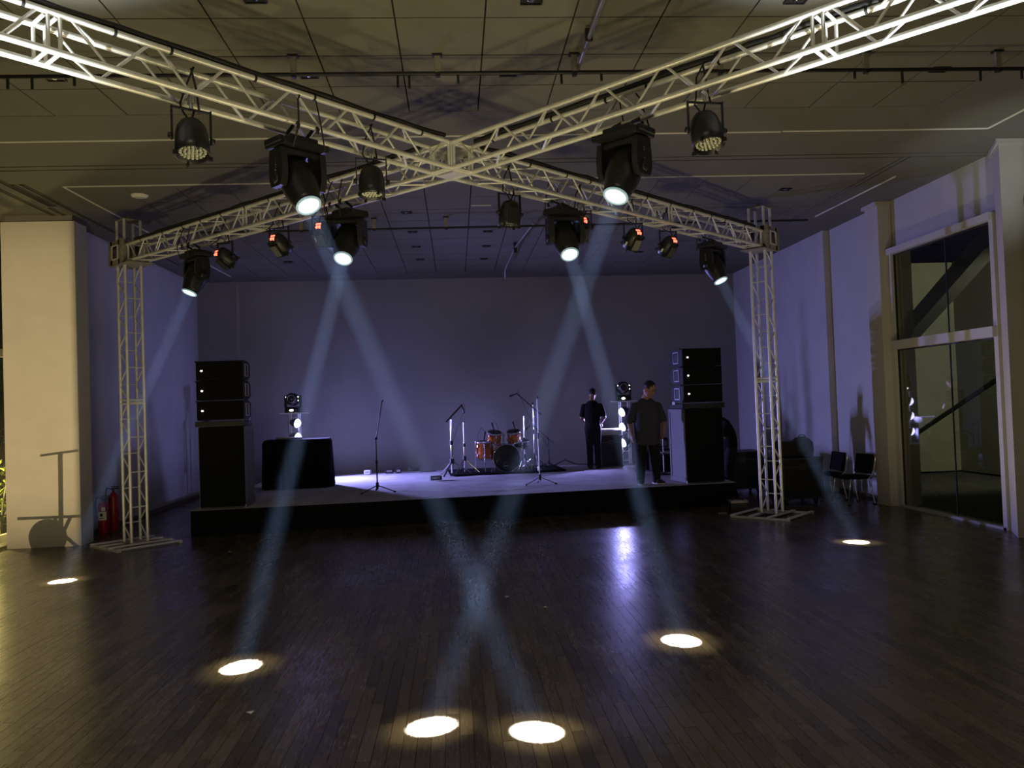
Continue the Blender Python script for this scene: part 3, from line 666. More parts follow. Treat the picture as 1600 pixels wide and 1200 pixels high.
RP = [('BL', 4.12, 'rear left arm, next to the outer moving head', .95), ('BL', 2.90, 'rear left arm, middle', .5), ('BL', 2.04, 'rear left arm, beside the inner moving head', .3),
      ('BR', 2.05, 'rear right arm, beside the inner moving head', -.15), ('BR', 3.14, 'rear right arm, middle', -.35), ('BR', 3.98, 'rear right arm, third from the crossing', -.5)]
for a, s, w, dx in RP:
    par_can(hang(a, s), (dx * .7, .62, -.62), 'black par can with red display, ' + w, .0, True, .95)

# floor uplights added out of view to whiten the front truss
for sx, w in ((-1, 'left'), (1, 'right')):
    p = V((sx * 3.55, -4.25, .02)); tgt = V((sx * 2.85, -2.80, 4.3)); d = (tgt - p).normalized()
    t = thing('added_floor_par', 'added white LED uplight on the floor by the front %s truss leg' % w, 'stage light', p)
    T = along(d, (0, 0, .17)); b = obj('body', MB().lathe([(0, -.13), (.07, -.11), (.10, -.02), (.11, .12), (.10, .12), (0, .10)], 18, T), 'plastic', t)
    obj('led_face', MB().lathe([(0, .108), (.098, .108)], 18, T), 'lens_on', b)
    obj('floor_bracket', MB().box((0, .0, -.012), (.2, .12, .012)).box((-.12, 0, .09), (.008, .03, .2)).box((.12, 0, .09), (.008, .03, .2)), 'black', t)
    spot('added_floor_par_light', p + V((0, 0, .17)) + d * .13, d, 27, 0.9, P_UP, (0.90, 0.97, 1.0), .08)
spot('added_column_wash', (4.3, -3.9, .35), V((6.95, 2.1, 5.1)) - V((4.3, -3.9, .35)), 20, 1.0, 700, (0.85, 0.95, 1.0), .08)  # added white spot for the bright right column, lamp unseen

t = thing('added_floor_par', 'added white LED floor lamp washing the column at the right edge', 'stage light', (4.3, -3.95, .02))
T = along(V((6.95, 2.1, 5.1)) - V((4.3, -3.9, .35)), (0, -.10, .22)); b = obj('body', MB().lathe([(0, -.13), (.07, -.11), (.10, -.02), (.11, .12), (.10, .12), (0, .10)], 18, T), 'plastic', t)
obj('led_face', MB().lathe([(0, .108), (.098, .108)], 18, T), 'lens_on', b); obj('floor_bracket', MB().box((0, -.1, -.012), (.2, .12, .012)), 'black', t)
t = thing('fill_lamp_body', 'added ceiling lamp body for the warm fill behind the viewer', 'lamp', (-1.0, -8.5, ZC))  # made-up lamp body for the added warm fill
obj('lamp_shade', MB().lathe([(.12, 0), (.16, -.02), (.20, -.075), (.19, -.075), (.10, -.01)], 24), 'black', t); obj('lamp_glass', MB().lathe([(0, -.03), (.17, -.03)], 24), 'led_white', t)

# ------------------------------------------------------------------ stage
SF = [(-4.22, 5.44), (4.70, 6.16), (4.70, 11.60), (-4.22, 11.45)]
st = thing('stage', 'low stage with grey cloth top and black skirt', 'stage', (0, 8.6, 0))
def sfy(x): return 5.44 + (x + 4.22) * (0.72 / 8.92)
g = MB(); nx, ny = 150, 90; vs = []; fs = []
wr_ = [(random.uniform(-4, 4.4), random.uniform(5.6, 10.5), random.uniform(-.5, .5), random.uniform(.4, 1.6), random.uniform(.008, .020)) for _ in range(60)]
for i in range(nx + 1):
    x = -4.265 + 9.01 * i / nx; y0 = sfy(x) - .045
    for j in range(ny + 1):
        y = y0 + (11.5 - y0) * j / ny; z = .40
        if 0 < j:
            for wx, wy, wa, wl_, wh in wr_:
                dx, dy = x - wx, y - wy; u_ = dx * math.cos(wa) + dy * math.sin(wa); v_ = -dx * math.sin(wa) + dy * math.cos(wa)
                if abs(u_) < wl_ and abs(v_) < .12: z += wh * math.exp(-(v_ / .028) ** 2) * (1 - (u_ / wl_) ** 2)
        vs.append((x, y - 8.6, z))
for i in range(nx):
    for j in range(ny): a = i * (ny + 1) + j; fs.append((a, a + ny + 1, a + ny + 2, a + 1))
g.add(vs, fs, True); obj('stage_cloth', g, 'stage_cloth', st)
obj('deck', MB().prism([(x, y - 8.6) for x, y in SF], .30, .395), 'black', st)
sk = MB(); vs = []; fs = []; n = 300
pp = [(-4.22, 11.3), (-4.22, 5.44), (4.70, 6.16), (4.70, 11.5)]; tot = 0; run = []
for k in range(3):
    A, B = V((*pp[k], 0)), V((*pp[k + 1], 0)); m_ = int((B - A).length / .045)
    nrm = V(((B - A).y, -(B - A).x, 0)).normalized()
    for q in range(m_ + 1):
        c = A.lerp(B, q / m_) + nrm * (.022 + .012 * math.sin(q * .9) + .006 * math.sin(q * 2.3)); run.append(c)
for c in run: vs += [(c.x, c.y - 8.6, .395), (c.x, c.y - 8.6, .004)]
for k in range(len(run) - 1): fs.append((2 * k, 2 * k + 1, 2 * k + 3, 2 * k + 2))
sk.add(vs, fs, True); obj('skirt', sk, 'cloth_black', st)

# ------------------------------------------------------------------ speaker towers
def tower(c, rz, side, word):
    w, dp = .70, .72
    t = thing('subwoofer', 'tall black subwoofer cabinet at the %s front corner of the stage' % word, 'speaker', (*c, .405), rz)
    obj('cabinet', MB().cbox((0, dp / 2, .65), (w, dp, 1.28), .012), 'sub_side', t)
    obj('front_grille', MB().cbox((0, -.008, .65), (w - .006, .02, 1.275), .006), 'grille', t)
    for s in (-1, 1):
        fr = MB(); x = s * (w / 2 + .004)
        for y, z, a, b in ((dp / 2, 1.25, dp - .02, .06), (dp / 2, .05, dp - .02, .08), (.04, .65, .06, 1.2), (dp - .05, .65, .06, 1.2)): fr.box((x, y, z), (.012, a, b))
        obj('side_frame', fr, 'sub_side', t)
    obj('edge_trim', MB().box((0, -.012, .012), (w - .02, .018, .012)), 'case_rim', t)
    for s in (-1, 1): obj('corner_guard', MB().cbox((s * (w / 2 - .02), .0, .02), (.05, .03, .06), .006), 'steel', t)
    t2 = thing('speaker_frame', 'black bumper frame between subwoofer and line array, %s tower' % word, 'speaker frame', (*c, 1.70), rz)
    obj('frame_plate', MB().cbox((-.02 * side, dp / 2 - .04, .045), (w + .04, dp - .06, .075), .008), 'cabinet', t2)
    obj('front_bar', MB().cbox((-.02 * side, -.01, .045), (w + .05, .03, .085), .006), 'black', t2)
    obj('bracket', MB().box((side * .33, .45, .10), (.05, .12, .05)).box((-side * .33, .45, .10), (.05, .12, .05)), 'steel', t2)
    for k, nm in enumerate(('lowest', 'middle', 'topmost')):
        z = 1.805 + k * .318
        m = thing('line_array_module', '%s of three black line array speakers in the %s tower, white indicator light' % (nm, word), 'speaker', (*c, z), rz)
        poly = [(-.02, .0), (.36, .0), (.55, .05), (.55, .255), (.36, .305), (-.02, .305)]
        Tp = basis((0, 1, 0), (0, 0, 1), (1, 0, 0), (0, 0, 0))
        obj('cabinet', MB().prism(poly, -.36, .36, Tp), 'cabinet', m)
        obj('front_grille', MB().cbox((0, -.03, .1525), (.715, .03, .295), .008), 'grille', m)
        for s in (-1, 1):
            hr = MB(); x = s * .366
            for y, zz, a, b in ((.24, .25, .24, .018), (.24, .06, .24, .018), (.13, .155, .018, .2), (.35, .155, .018, .2)): hr.box((x, y, zz), (.012, a, b))
            obj('rigging_rail', hr, 'steel', m); obj('handle_recess', MB().box((s * .362, .24, .155), (.006, .18, .14)), 'black', m)
            obj('rigging_pin', MB().tube((s * .36, .03, .30), (s * .39, .03, .30), .012, n=8), 'black', m)
        obj('indicator', MB().ball((-.27, -.05, .15), (.017, .01, .012)), 'led_white', m)
tower((-3.775, 5.60), math.atan(.08) * .6, 1, 'left'); tower((4.255, 6.30), math.atan(.08) + .05, -1, 'right')

# ------------------------------------------------------------------ stage light towers with purple lamps
PURP = (0.34, 0.33, 1.0)
def light_tower(c, look, word, hzs, power, tilt):
    t = thing('light_tower', 'stand of bright violet lamps under a shelf plate, %s of the drums' % word, 'light stand', (*c, .405), 0)
    bp = obj('base_plate', MB().cbox((0, 0, .012), (.46, .46, .02), .006), 'steel', t)
    post = MB()
    for sx in (-1, 1):
        for sy in (-1, 1): post.tube((sx * .10, sy * .10, .02), (sx * .10, sy * .10, 1.44), .018, n=8)
    for k in range(7):
        z = .1 + k * .21
        for sx, sy, ex, ey in ((-1, -1, 1, -1), (1, -1, 1, 1), (1, 1, -1, 1), (-1, 1, -1, -1)): post.tube((sx * .1, sy * .1, z), (ex * .1, ey * .1, z), .008, n=6)
    obj('lattice_post', post, 'alu', t)
    obj('shelf_plate', MB().cbox((0, 0, 1.455), (.58, .42, .022), .005), 'alu', t)
    d = V((look[0], look[1], tilt)).normalized()
    for k, hz in enumerate(hzs):
        p = V((.0, -.13, hz)) + d * .05; T = along(d, p)
        l = obj('lamp', MB().lathe([(0, -.12), (.06, -.11), (.09, -.04), (.105, .05), (.10, .06), (.098, .05)], 18, T), 'plastic', t)
        obj('lamp_face', MB().lathe([(0, .125), (.035, .120), (.070, .100), (.090, .072), (.099, .042)], 20, T), 'stage_lamp', l)
        a = area('stage_lamp_light', V((*c, .405)) + p + d * .14, d, .18, power, PURP, 118.0)
        cord(t, [p - d * .1, p - d * .2 + V((0, 0, -.1)), V((-.1, -.12, hz - .3))], .008)
    # moving head resting on the shelf, lens towards the viewer
    m = thing('moving_head', 'dark unlit moving head standing on the shelf of the %s light tower' % word, 'stage light', (c[0] - .02, c[1], .405 + 1.467))
    b = obj('base', MB().cbox((0, 0, .05), (.34, .26, .09), .02), 'plastic', m); obj('base_light', MB().ball((-.02, -.135, .055), (.045, .012, .024)), 'led_white', b)
    yk = MB(); yk.cbox((0, 0, .115), (.34, .14, .04), .012)
    for s in (-1, 1): yk.cbox((s * .165, 0, .25), (.04, .14, .28), .016)
    obj('yoke', yk, 'plastic', m)
    dd = V((-.05, -1, .05)).normalized(); T = along(dd, (0, 0, .30))
    h = obj('lamp_head', MB().lathe([(0, -.2), (.07, -.2), (.12, -.14), (.145, -.02), (.14, .12), (.12, .18), (.08, .18)], 22, T), 'plastic', m)
    obj('lens', MB().lathe([(0, .19), (.05, .185), (.075, .17)], 20, T), 'lens_off', h); obj('lens_rim', MB().lathe([(.075, .175), (.085, .195), (.095, .18)], 24, T), 'steel', h)
    for x, z in ((-.12, .35), (.12, .35), (.12, .27)): obj('status_led', MB().ball((x * 1.1, -.12, z), .012), 'led_white', m)
light_tower((-3.66, 10.95), (.86, -.50), 'left', (1.25, .94, .56), P_STAGE * 1.5, -.20); light_tower((3.83, 10.95), (-.90, -.42), 'right', (1.24, .90, .54), P_STAGE, -.30)

# ------------------------------------------------------------------ draped table
t = thing('draped_table', 'table under a floor-length black cloth at the left of the stage', 'table', (-3.18, 8.75, .405), .12)
obj('table_top', MB().cbox((0, 0, .91), (1.20, .72, .04), .008), 'black', t)
for sx in (-1, 1):
    for sy in (-1, 1): obj('leg', MB().tube((sx * .52, sy * .28, 0), (sx * .52, sy * .28, .92), .018), 'steel', t)
cl = MB(); rings = []
def rect_pt(q, w, d):
    P_ = 2 * (w + d); s = (q % 1.0) * P_
    if s < w: return (-w / 2 + s, -d / 2, 0, -1)
    s -= w
    if s < d: return (w / 2, -d / 2 + s, 1, 0)
    s -= d
    if s < w: return (w / 2 - s, d / 2, 0, 1)
    s -= w; return (-w / 2, d / 2 - s, -1, 0)
NQ = 160; NZ = 14; vs = []; fs = []
for k in range(NZ + 1):
    z = .945 - (.935) * k / NZ
    for q in range(NQ):
        x, y, ax, ay = rect_pt(q / NQ, 1.24, .76); a = .03 * (k / NZ) * math.sin(q * .62) + .018 * (k / NZ) * math.sin(q * 1.7 + 1) + .03 * (k > 0)
        vs.append((x + ax * a, y + ay * a, z))
for k in range(NZ):
    for q in range(NQ): fs.append((k * NQ + q, k * NQ + (q + 1) % NQ, (k + 1) * NQ + (q + 1) % NQ, (k + 1) * NQ + q))
fs.append(tuple(range(NQ)))
cl.add(vs, fs, True); tag(obj('tablecloth', cl, 'cloth_black', None, None), 'black cloth draped to the floor over the stage table', 'tablecloth')
tc = bpy.data.objects['tablecloth']; tc.location = (-3.18, 8.75, .405); tc.rotation_euler = (0, 0, .12)
t = thing('equipment_box', 'small dark box lying on the black draped table', 'box', (-3.35, 8.75, 1.352), .2)
obj('case', MB().cbox((0, 0, .02), (.5, .25, .04), .006), 'black', t); obj('lid_edge', MB().box((0, -.126, .03), (.48, .004, .006)), 'steel', t)

# ------------------------------------------------------------------ stands
def legs3(mb, r, h, ang0=.4, tr=.010, z0=0.012):
    for k in range(3):
        a = ang0 + k * 2 * PI / 3; mb.path([(0, 0, h), (math.cos(a) * r * .15, math.sin(a) * r * .15, h * .9), (math.cos(a) * r, math.sin(a) * r, z0)], tr, 7)
def mic(mb_body, p, d):
    T = along(d, p); mb_body.lathe([(0, -.02), (.012, -.02), (.016, .06), (.018, .12), (.026, .135), (.026, .165), (.015, .185), (0, .188)], 12, T)
def stand(c, label, h, bend=None, top=None, base='tripod', pole='black', r=.011, ang0=.4, legr=.32, legh=.13, micd=None, rz=0, thick=1.0):
    t = thing('microphone_stand', label, 'mic stand', (*c, .405), rz)
    if base == 'tripod':
        for k in range(3):
            a = ang0 + k * 2 * PI / 3; lg = MB(); e = V((math.cos(a) * legr, math.sin(a) * legr, .014)); lg.path([(0, 0, legh), e * .2 + V((0, 0, legh * .8)), e], .009 * thick, 7)
            l = obj('leg', lg, pole if pole != 'chrome' else 'chrome', t); obj('rubber_foot', MB().tube(e * .93 + V((0, 0, .002)), e * 1.03, .015, n=8), 'rubber', l)
        obj('leg_hub', MB().tube((0, 0, legh - .05), (0, 0, legh + .05), .026 * thick, n=12), 'black', t)
    else:
        obj('round_base', MB().lathe([(0, 0), (.14, 0), (.14, .012), (.03, .03), (0, .03)], 24), 'black', t)
    obj('pole', MB().tube((0, 0, .05), (0, 0, h * .55), r * 1.25 * thick, n=10).tube((0, 0, h * .5), (0, 0, h), r * .85 * thick, n=10), pole, t)
    obj('clutch', MB().tube((0, 0, h * .53), (0, 0, h * .60), .020 * thick, n=10), 'black', t)
    end = V((0, 0, h))
    if bend:
        b0, b1 = V(bend[0]), V(bend[1]); obj('boom', MB().tube(b0, b1, .009 * thick, n=8), 'black', t); obj('boom_clutch', MB().ball((0, 0, h), .028), 'black', t); end = b1
    if micd:
        m_ = MB(); mic(m_, end, micd); obj('microphone', m_, 'black', t)
        cord(t, [end, end + V((.03, 0, .06)), end + V((.07, 0, -.05)), V((.03, 0, h * .6)), V((.02, -.02, .1))], .005)
    else:
        obj('mic_clip', MB().tube(end, end + V((.02, -.02, .035)), .014, n=8), 'black', t)
    return t
stand((-1.48, 7.0), 'slim black microphone stand with no mic at the left front of the stage', .96, bend=((-.004, 0, .90), (.125, 0, 1.60)), legr=.34, ang0=-.35)
stand((1.45, 7.25), 'tall straight microphone stand at the front centre of the stage', 1.57, pole='steel', legr=.32, ang0=-.5)
stand((-.165, 10.0), 'thick chrome stand with black boom arm left of the drums', 1.23, bend=((-.10, -.02, 1.15), (.25, .0, 1.50)), pole='chrome', legr=.42, legh=.30, micd=(.3, 0, -1), thick=2.0, ang0=.1)
stand((.11, 10.15), 'bare chrome cymbal stand beside the floor tom', 1.12, pole='chrome', legr=.33, legh=.34, thick=1.5, ang0=-.2)
stand((1.47, 10.7), 'bare chrome stand behind the bass drum, right', 1.2, pole='chrome', legr=.30, legh=.3, thick=1.5, ang0=.7)
stand((1.72, 11.0), 'tall chrome boom stand reaching up to the left over the drums', 1.48, bend=((.18, -.05, 1.22), (-.36, 0, 1.72)), pole='chrome', legr=.34, legh=.3, micd=(-1, 0, -.35), thick=1.4)
stand((2.03, 10.9), 'short black boom stand with arm slanting left, right of the drums', .68, bend=((.14, -.02, .55), (-.36, .0, 1.0)), legr=.27, micd=(-.8, 0, -.6), ang0=.9)
stand((3.98, 8.1), 'white pole stand with round base behind the standing man', .72, pole='steel', base='round')

# ------------------------------------------------------------------ drums
def drum_shell(t, r, L, T, heads=('drum_white', 'drum_white'), lugs=6, shell='wood'):
    b = obj('shell', MB().lathe([(r, -L / 2), (r, L / 2), (r - .008, L / 2), (r - .008, -L / 2), (r, -L / 2)], 30, T), shell, t)
    for s, hm in ((-1, heads[0]), (1, heads[1])):
        obj('drum_head', MB().lathe([(0, s * (L / 2 + .010)), (r + .002, s * (L / 2 + .008))], 30, T), hm, t)
        obj('hoop', MB().lathe([(r + .004, s * (L / 2 - .014)), (r + .013, s * (L / 2 - .014)), (r + .013, s * (L / 2 + .022)), (r + .004, s * (L / 2 + .022)), (r + .004, s * (L / 2 - .014))], 30, T), 'chrome', t)
    for k in range(lugs):
        q = 2 * PI * k / lugs + .3
        for s in (-1, 1):
            R_ = T @ Matrix.Rotation(q, 4, 'Z')
            obj('lug', MB().cbox((r + .012, 0, s * L * .28), (.026, .030, .055), .008, R_).tube((r + .014, 0, s * L * .28), (r + .014, 0, s * (L / 2 + .02)), .005, n=6, T=R_), 'chrome', t)
t = thing('bass_drum', 'bass drum with black front head standing on the stage', 'drum', (1.02, 10.05, .405), .06)
Tb = along((0, -1, 0), (0, .2, .318)); drum_shell(t, .29, .40, Tb, ('drum_white', 'drum_head'), 8)
obj('head_badge', MB().lathe([(.062, .215), (.068, .2152), (.062, .2154)], 28, Tb @ Matrix.Translation((-.02, -.16, 0))).box((-.02, -.165, .2152), (.085, .02, .001), Tb), 'steel', t)
obj('port_ring', MB().path([Tb @ V((-.17 + .05 * math.cos(a), -.07 + .05 * math.sin(a), .2155)) for a in [1.6 + k * .25 for k in range(9)]], .006, 6), 'steel', t)
for s in (-1, 1): obj('spur', MB().path([(s * .27, .05, .22), (s * .36, -.06, .01)], .010, 8), 'chrome', t)
obj('tom_mount', MB().tube((-.03, .2, .60), (-.03, .2, .88), .016).tube((-.2, .2, .80), (.16, .2, .80), .011), 'chrome', t)
for (x, y, z, r, L, tl, w) in ((.775, 10.22, 1.17, .15, .22, (.12, -.30, .95), 'left'), (1.21, 10.22, 1.18, .145, .21, (-.12, -.30, .95), 'right')):
    t = thing('rack_tom', 'small orange rack tom on the %s above the bass drum' % w, 'drum', (x, y, z)); T = along(tl)
    drum_shell(t, r, L, T, ('drum_white', 'drum_head'), 6)
    cm = MB(); mic(cm, T @ V((.02, r * .6, L / 2 + .03)), (-.25, -.3, .9)); obj('clip_mic', cm, 'black', t)
    cord(t, [T @ V((.02, r * .6, L / 2 + .03)) + V((0, 0, .2)), V((.06, .05, .3)), V((.12, .08, .1)), V((.15, .1, -.3))], .005)
t = thing('floor_tom', 'orange floor tom on chrome legs left of the bass drum', 'drum', (.55, 10.2, .405)); T = along((.02, -.05, 1), (0, 0, .50))
drum_shell(t, .185, .36, T, ('drum_white', 'drum_white'), 8)
for k in range(3):
    a = .5 + k * 2.1; l = obj('leg', MB().tube((math.cos(a) * .21, math.sin(a) * .21, .62), (math.cos(a) * .24, math.sin(a) * .24, .02), .009), 'chrome', t)
    obj('rubber_foot', MB().tube((math.cos(a) * .24, math.sin(a) * .24, .04), (math.cos(a) * .245, math.sin(a) * .245, 0), .016), 'rubber', l)
cm = MB(); mic(cm, (.0, -.1, .74), (.1, -.2, .9)); obj('clip_mic', cm, 'black', t)
cord(t, [(.0, -.1, .92), (-.05, -.08, 1.0), (-.12, 0, .9), (-.2, .1, .5)], .005)
t = thing('snare_drum', 'dark snare drum low behind the bass drum', 'drum', (1.38, 10.42, .405)); T = along((.05, -.2, 1), (0, 0, .60))
drum_shell(t, .17, .13, T, ('drum_white', 'drum_head'), 6, 'black')
for k in range(3): a = k * 2.1; obj('leg', MB().path([(0, 0, .2), (math.cos(a) * .06, math.sin(a) * .06, .18), (math.cos(a) * .25, math.sin(a) * .25, .01)], .009), 'chrome', t)
obj('stand_post', MB().tube((0, 0, .18), (0, 0, .55), .013), 'chrome', t)
t = thing('drum_pedal', 'chrome hi-hat pedal frame right of the bass drum', 'pedal', (1.70, 10.05, .405), .3)
obj('footboard', MB().cbox((0, 0, .06), (.09, .28, .012), .004, Matrix.Rotation(.25, 4, 'X')), 'chrome', t)
obj('pedal_frame', MB().path([(-.09, .14, .0), (-.08, .14, .28), (.08, .14, .28), (.09, .14, .0)], .012).tube((0, .14, .28), (0, .14, .75), .012), 'chrome', t)
for k in range(3): a = .3 + k * 2.1; obj('leg', MB().tube((0, .14, .4), (math.cos(a) * .3, .14 + math.sin(a) * .3, .015), .009), 'chrome', t)
t = thing('drum_rug', 'dark rug under the drum kit', 'rug', (1.0, 10.5, .428), .05)
obj('rug_field', MB().cbox((0, 0, 0), (2.5, 1.5, .02), .004), 'cloth_black', t)

# small boxes and a coiled cable at the back of the stage
for x, y, w, l in ((-2.1, 11.2, .14, 'small pale stage box near the back wall, left of the others'), (-1.62, 11.2, .18, 'small dark stage box at the back wall, middle of three'), (-1.40, 11.2, .12, 'small dark stage box at the back wall, rightmost of three'), (-.5, 8.93, .24, 'small floor pedal lying on the stage before the chrome boom stand')):
    t = thing('stage_box', l, 'box', (x, y, .41), random.uniform(-.3, .3)); obj('case', MB().cbox((0, 0, .045), (w, .12, .085), .01), 'white_label' if 'pale' in l else 'black', t)
    obj('socket_plate', MB().box((0, -.062, .05), (w * .7, .004, .05)), 'steel', t)
t = thing('cable_coil', 'coiled black cable on the stage by the back wall', 'cable', (-1.05, 11.2, .41))
obj('coil', MB().path([(.13 * math.cos(k * .4), .10 * math.sin(k * .4), .02 + .004 * k * .5) for k in range(48)], .009, 6), 'rubber', t); obj('cable_end', MB().path([(.13, 0, .02), (.3, -.1, .012), (.5, .0, .012)], .009, 6), 'rubber', t)
t = thing('cable', 'black cable looping along the back of the stage right of the drums', 'cable', (2.4, 11.2, .41))
obj('cable_run', MB().path([(-.6, -.1, .01), (-.2, 0, .03), (.05, .05, .14), (.3, .02, .03), (.7, -.1, .01)], .012, 7), 'rubber', t); obj('plug', MB().tube((.7, -.1, .015), (.78, -.12, .015), .018), 'black', t)

# ------------------------------------------------------------------ cases and amp on the stage
def road_case(c, z, d, label, rz=0, wheels=True, cat='case'):
    t = thing('road_case', label, cat, (*c, z), rz); wz = .10 if wheels else 0.0; w, dp, h = d
    obj('body', MB().box((0, 0, wz + h / 2), (w, dp, h - .01)), 'black', t)
    for sx in (-1, 1):
        for sy in (-1, 1): obj('edge_strip', MB().box((sx * w / 2, sy * dp / 2, wz + h / 2), (.026, .026, h)), 'case_rim', t)
    for zz in (wz + .012, wz + h * .78, wz + h - .012):
        rim = MB()
        for sy in (-1, 1): rim.box((0, sy * dp / 2, zz), (w, .022, .022))
        for sx in (-1, 1): rim.box((sx * w / 2, 0, zz), (.022, dp, .022))
        obj('rim', rim, 'case_rim', t)
    for sx in (-1, 1):
        for zz in (wz + .02, wz + h - .02): obj('ball_corner', MB().ball((sx * w / 2, -dp / 2, zz), .032), 'case_rim', t)
    obj('latch', MB().cbox((0, -dp / 2 - .008, wz + h * .78), (.11, .016, .10), .004), 'case_rim', t)
    if wheels:
        for sx in (-1, 1):
            for sy in (-1, 1):
                cst = obj('caster', MB().box((sx * (w / 2 - .09), sy * (dp / 2 - .08), .08), (.07, .07, .04)), 'case_rim', t)
                obj('wheel', MB().lathe([(0, -.016), (.045, -.016), (.045, .016), (0, .016)], 16, Matrix.Translation((sx * (w / 2 - .09), sy * (dp / 2 - .08), .046)) @ Matrix.Rotation(PI / 2, 4, 'Y')), 'rubber', cst)
    return t
road_case((3.40, 10.68), .405, (.46, .46, .70), 'black road case with bright rim that the man in black leans over', 0, False)
t = thing('mixing_console', 'low console on the road case in front of the man in black', 'console', (3.40, 10.68, 1.115))
obj('housing', MB().cbox((0, 0, .055), (.50, .46, .11), .01), 'steel', t); obj('lid', MB().cbox((0, .02, .125), (.50, .44, .022), .005), 'alu', t)
t = thing('guitar_amplifier', 'small black amplifier with silver knobs between the man and the right speaker', 'amplifier', (4.12, 8.7, .405), .1)
obj('cabinet', MB().cbox((0, 0, .24), (.5, .3, .46), .02), 'black', t); obj('grille_cloth', MB().box((0, -.152, .18), (.42, .006, .28)), 'grille', t); obj('control_panel', MB().box((0, -.153, .40), (.42, .006, .06)), 'steel', t)
for k in range(6): obj('knob', MB().tube((-.17 + k * .068, -.155, .40), (-.17 + k * .068, -.178, .40), .014, n=10), 'chrome', t)
obj('handle', MB().path([(-.12, 0, .47), (-.10, 0, .51), (.10, 0, .51), (.12, 0, .47)], .012), 'rubber', t); obj('jewel_light', MB().ball((.19, -.156, .36), .014), 'led_white', t)
t = thing('keyboard_case', 'black equipment stacked behind the amplifier beside the right speaker', 'amplifier', (4.10, 9.3, .405), .05)
obj('cabinet', MB().cbox((0, 0, .34), (.5, .34, .66), .02), 'black', t); obj('front_panel', MB().box((0, -.172, .5), (.44, .006, .22)), 'steel', t)

# ------------------------------------------------------------------ people
def blob(name, mb, m, parent, vox, smooth=3):
    o = obj(name, mb, m, parent)
    r = o.modifiers.new('remesh', 'REMESH'); r.mode = 'VOXEL'; r.voxel_size = vox; r.use_smooth_shade = True
    if smooth: s = o.modifiers.new('smooth', 'SMOOTH'); s.factor = .5; s.iterations = smooth
    return o
def limb(mb, pts, rad, n=12):
    mb.path(pts, rad, n)
    for p, r in zip(pts, rad): mb.ball(p, r * .995, 12, 8)
def hand(mb, wrist, d, palm_n, thumb_side, sc=1.0, curl=.5):
    d = V(d).normalized(); pn = V(palm_n); pn = (pn - d * pn.dot(d)).normalized(); sd = d.cross(pn).normalized() * thumb_side
    w = V(wrist); T = basis(sd, pn, d, w)
    mb.loft([((0, 0, -.02), (.026 * sc, 0, 0), (0, .020 * sc, 0)), ((0, 0, .03 * sc), (.040 * sc, 0, 0), (0, .017 * sc, 0)), ((0, 0, .085 * sc), (.042 * sc, 0, 0), (0, .014 * sc, 0)), ((0, 0, .095 * sc), (.036 * sc, 0, 0), (0, .010 * sc, 0))], 12, T)
    for k, (x, L) in enumerate(((.031, .068), (.0105, .077), (-.0105, .072), (-.031, .056))):
        p = [V((x * sc, 0, .08 * sc))]; a = 0
        for j in range(3):
            a += curl * (.5, .9, .8)[j]; p.append(p[-1] + V((0, math.sin(a), math.cos(a))) * L * sc * (.45, .32, .25)[j])
        mb.path([T @ q for q in p], [.0095 * sc, .009 * sc, .0085 * sc, .0075 * sc], 8)
        mb.ball(T @ p[-1], .0075 * sc, 8, 6)
    p = [V((.03, .0, .02)) * sc, V((.055, .012, .045)) * sc, V((.062, .022, .075)) * sc, V((.058, .03, .10)) * sc]
    mb.path([T @ q for q in p], [.014 * sc, .012 * sc, .0105 * sc, .009 * sc], 8); mb.ball(T @ p[-1], .009 * sc, 8, 6)
def face_head(mb, T):        # face looks along local -y, origin at the neck joint
    mb.ball((0, .005, .135), (.076, .096, .112), 20, 14, T); mb.ball((0, -.022, .075), (.058, .066, .072), 16, 10, T)
    mb.ball((0, -.072, .042), (.026, .022, .022), 10, 8, T)
    mb.loft([((0, -.086, .142), (.010, 0, 0), (0, .012, 0)), ((0, -.098, .112), (.014, 0, 0), (0, .018, 0)), ((0, -.094, .100), (.018, 0, 0), (0, .014, 0))], 10, T)
    mb.ball((0, -.086, .072), (.024, .010, .008), 10, 6, T); mb.ball((0, -.083, .062), (.020, .010, .008), 10, 6, T)
    for s in (-1, 1):
        mb.ball((s * .028, -.078, .152), (.022, .014, .008), 10, 6, T)
        mb.ball((s * .080, .008, .118), (.012, .024, .034), 10, 8, T)
    mb.path([T @ V((0, .015, -.06)), T @ V((0, .012, .06))], [.058, .052], 14)
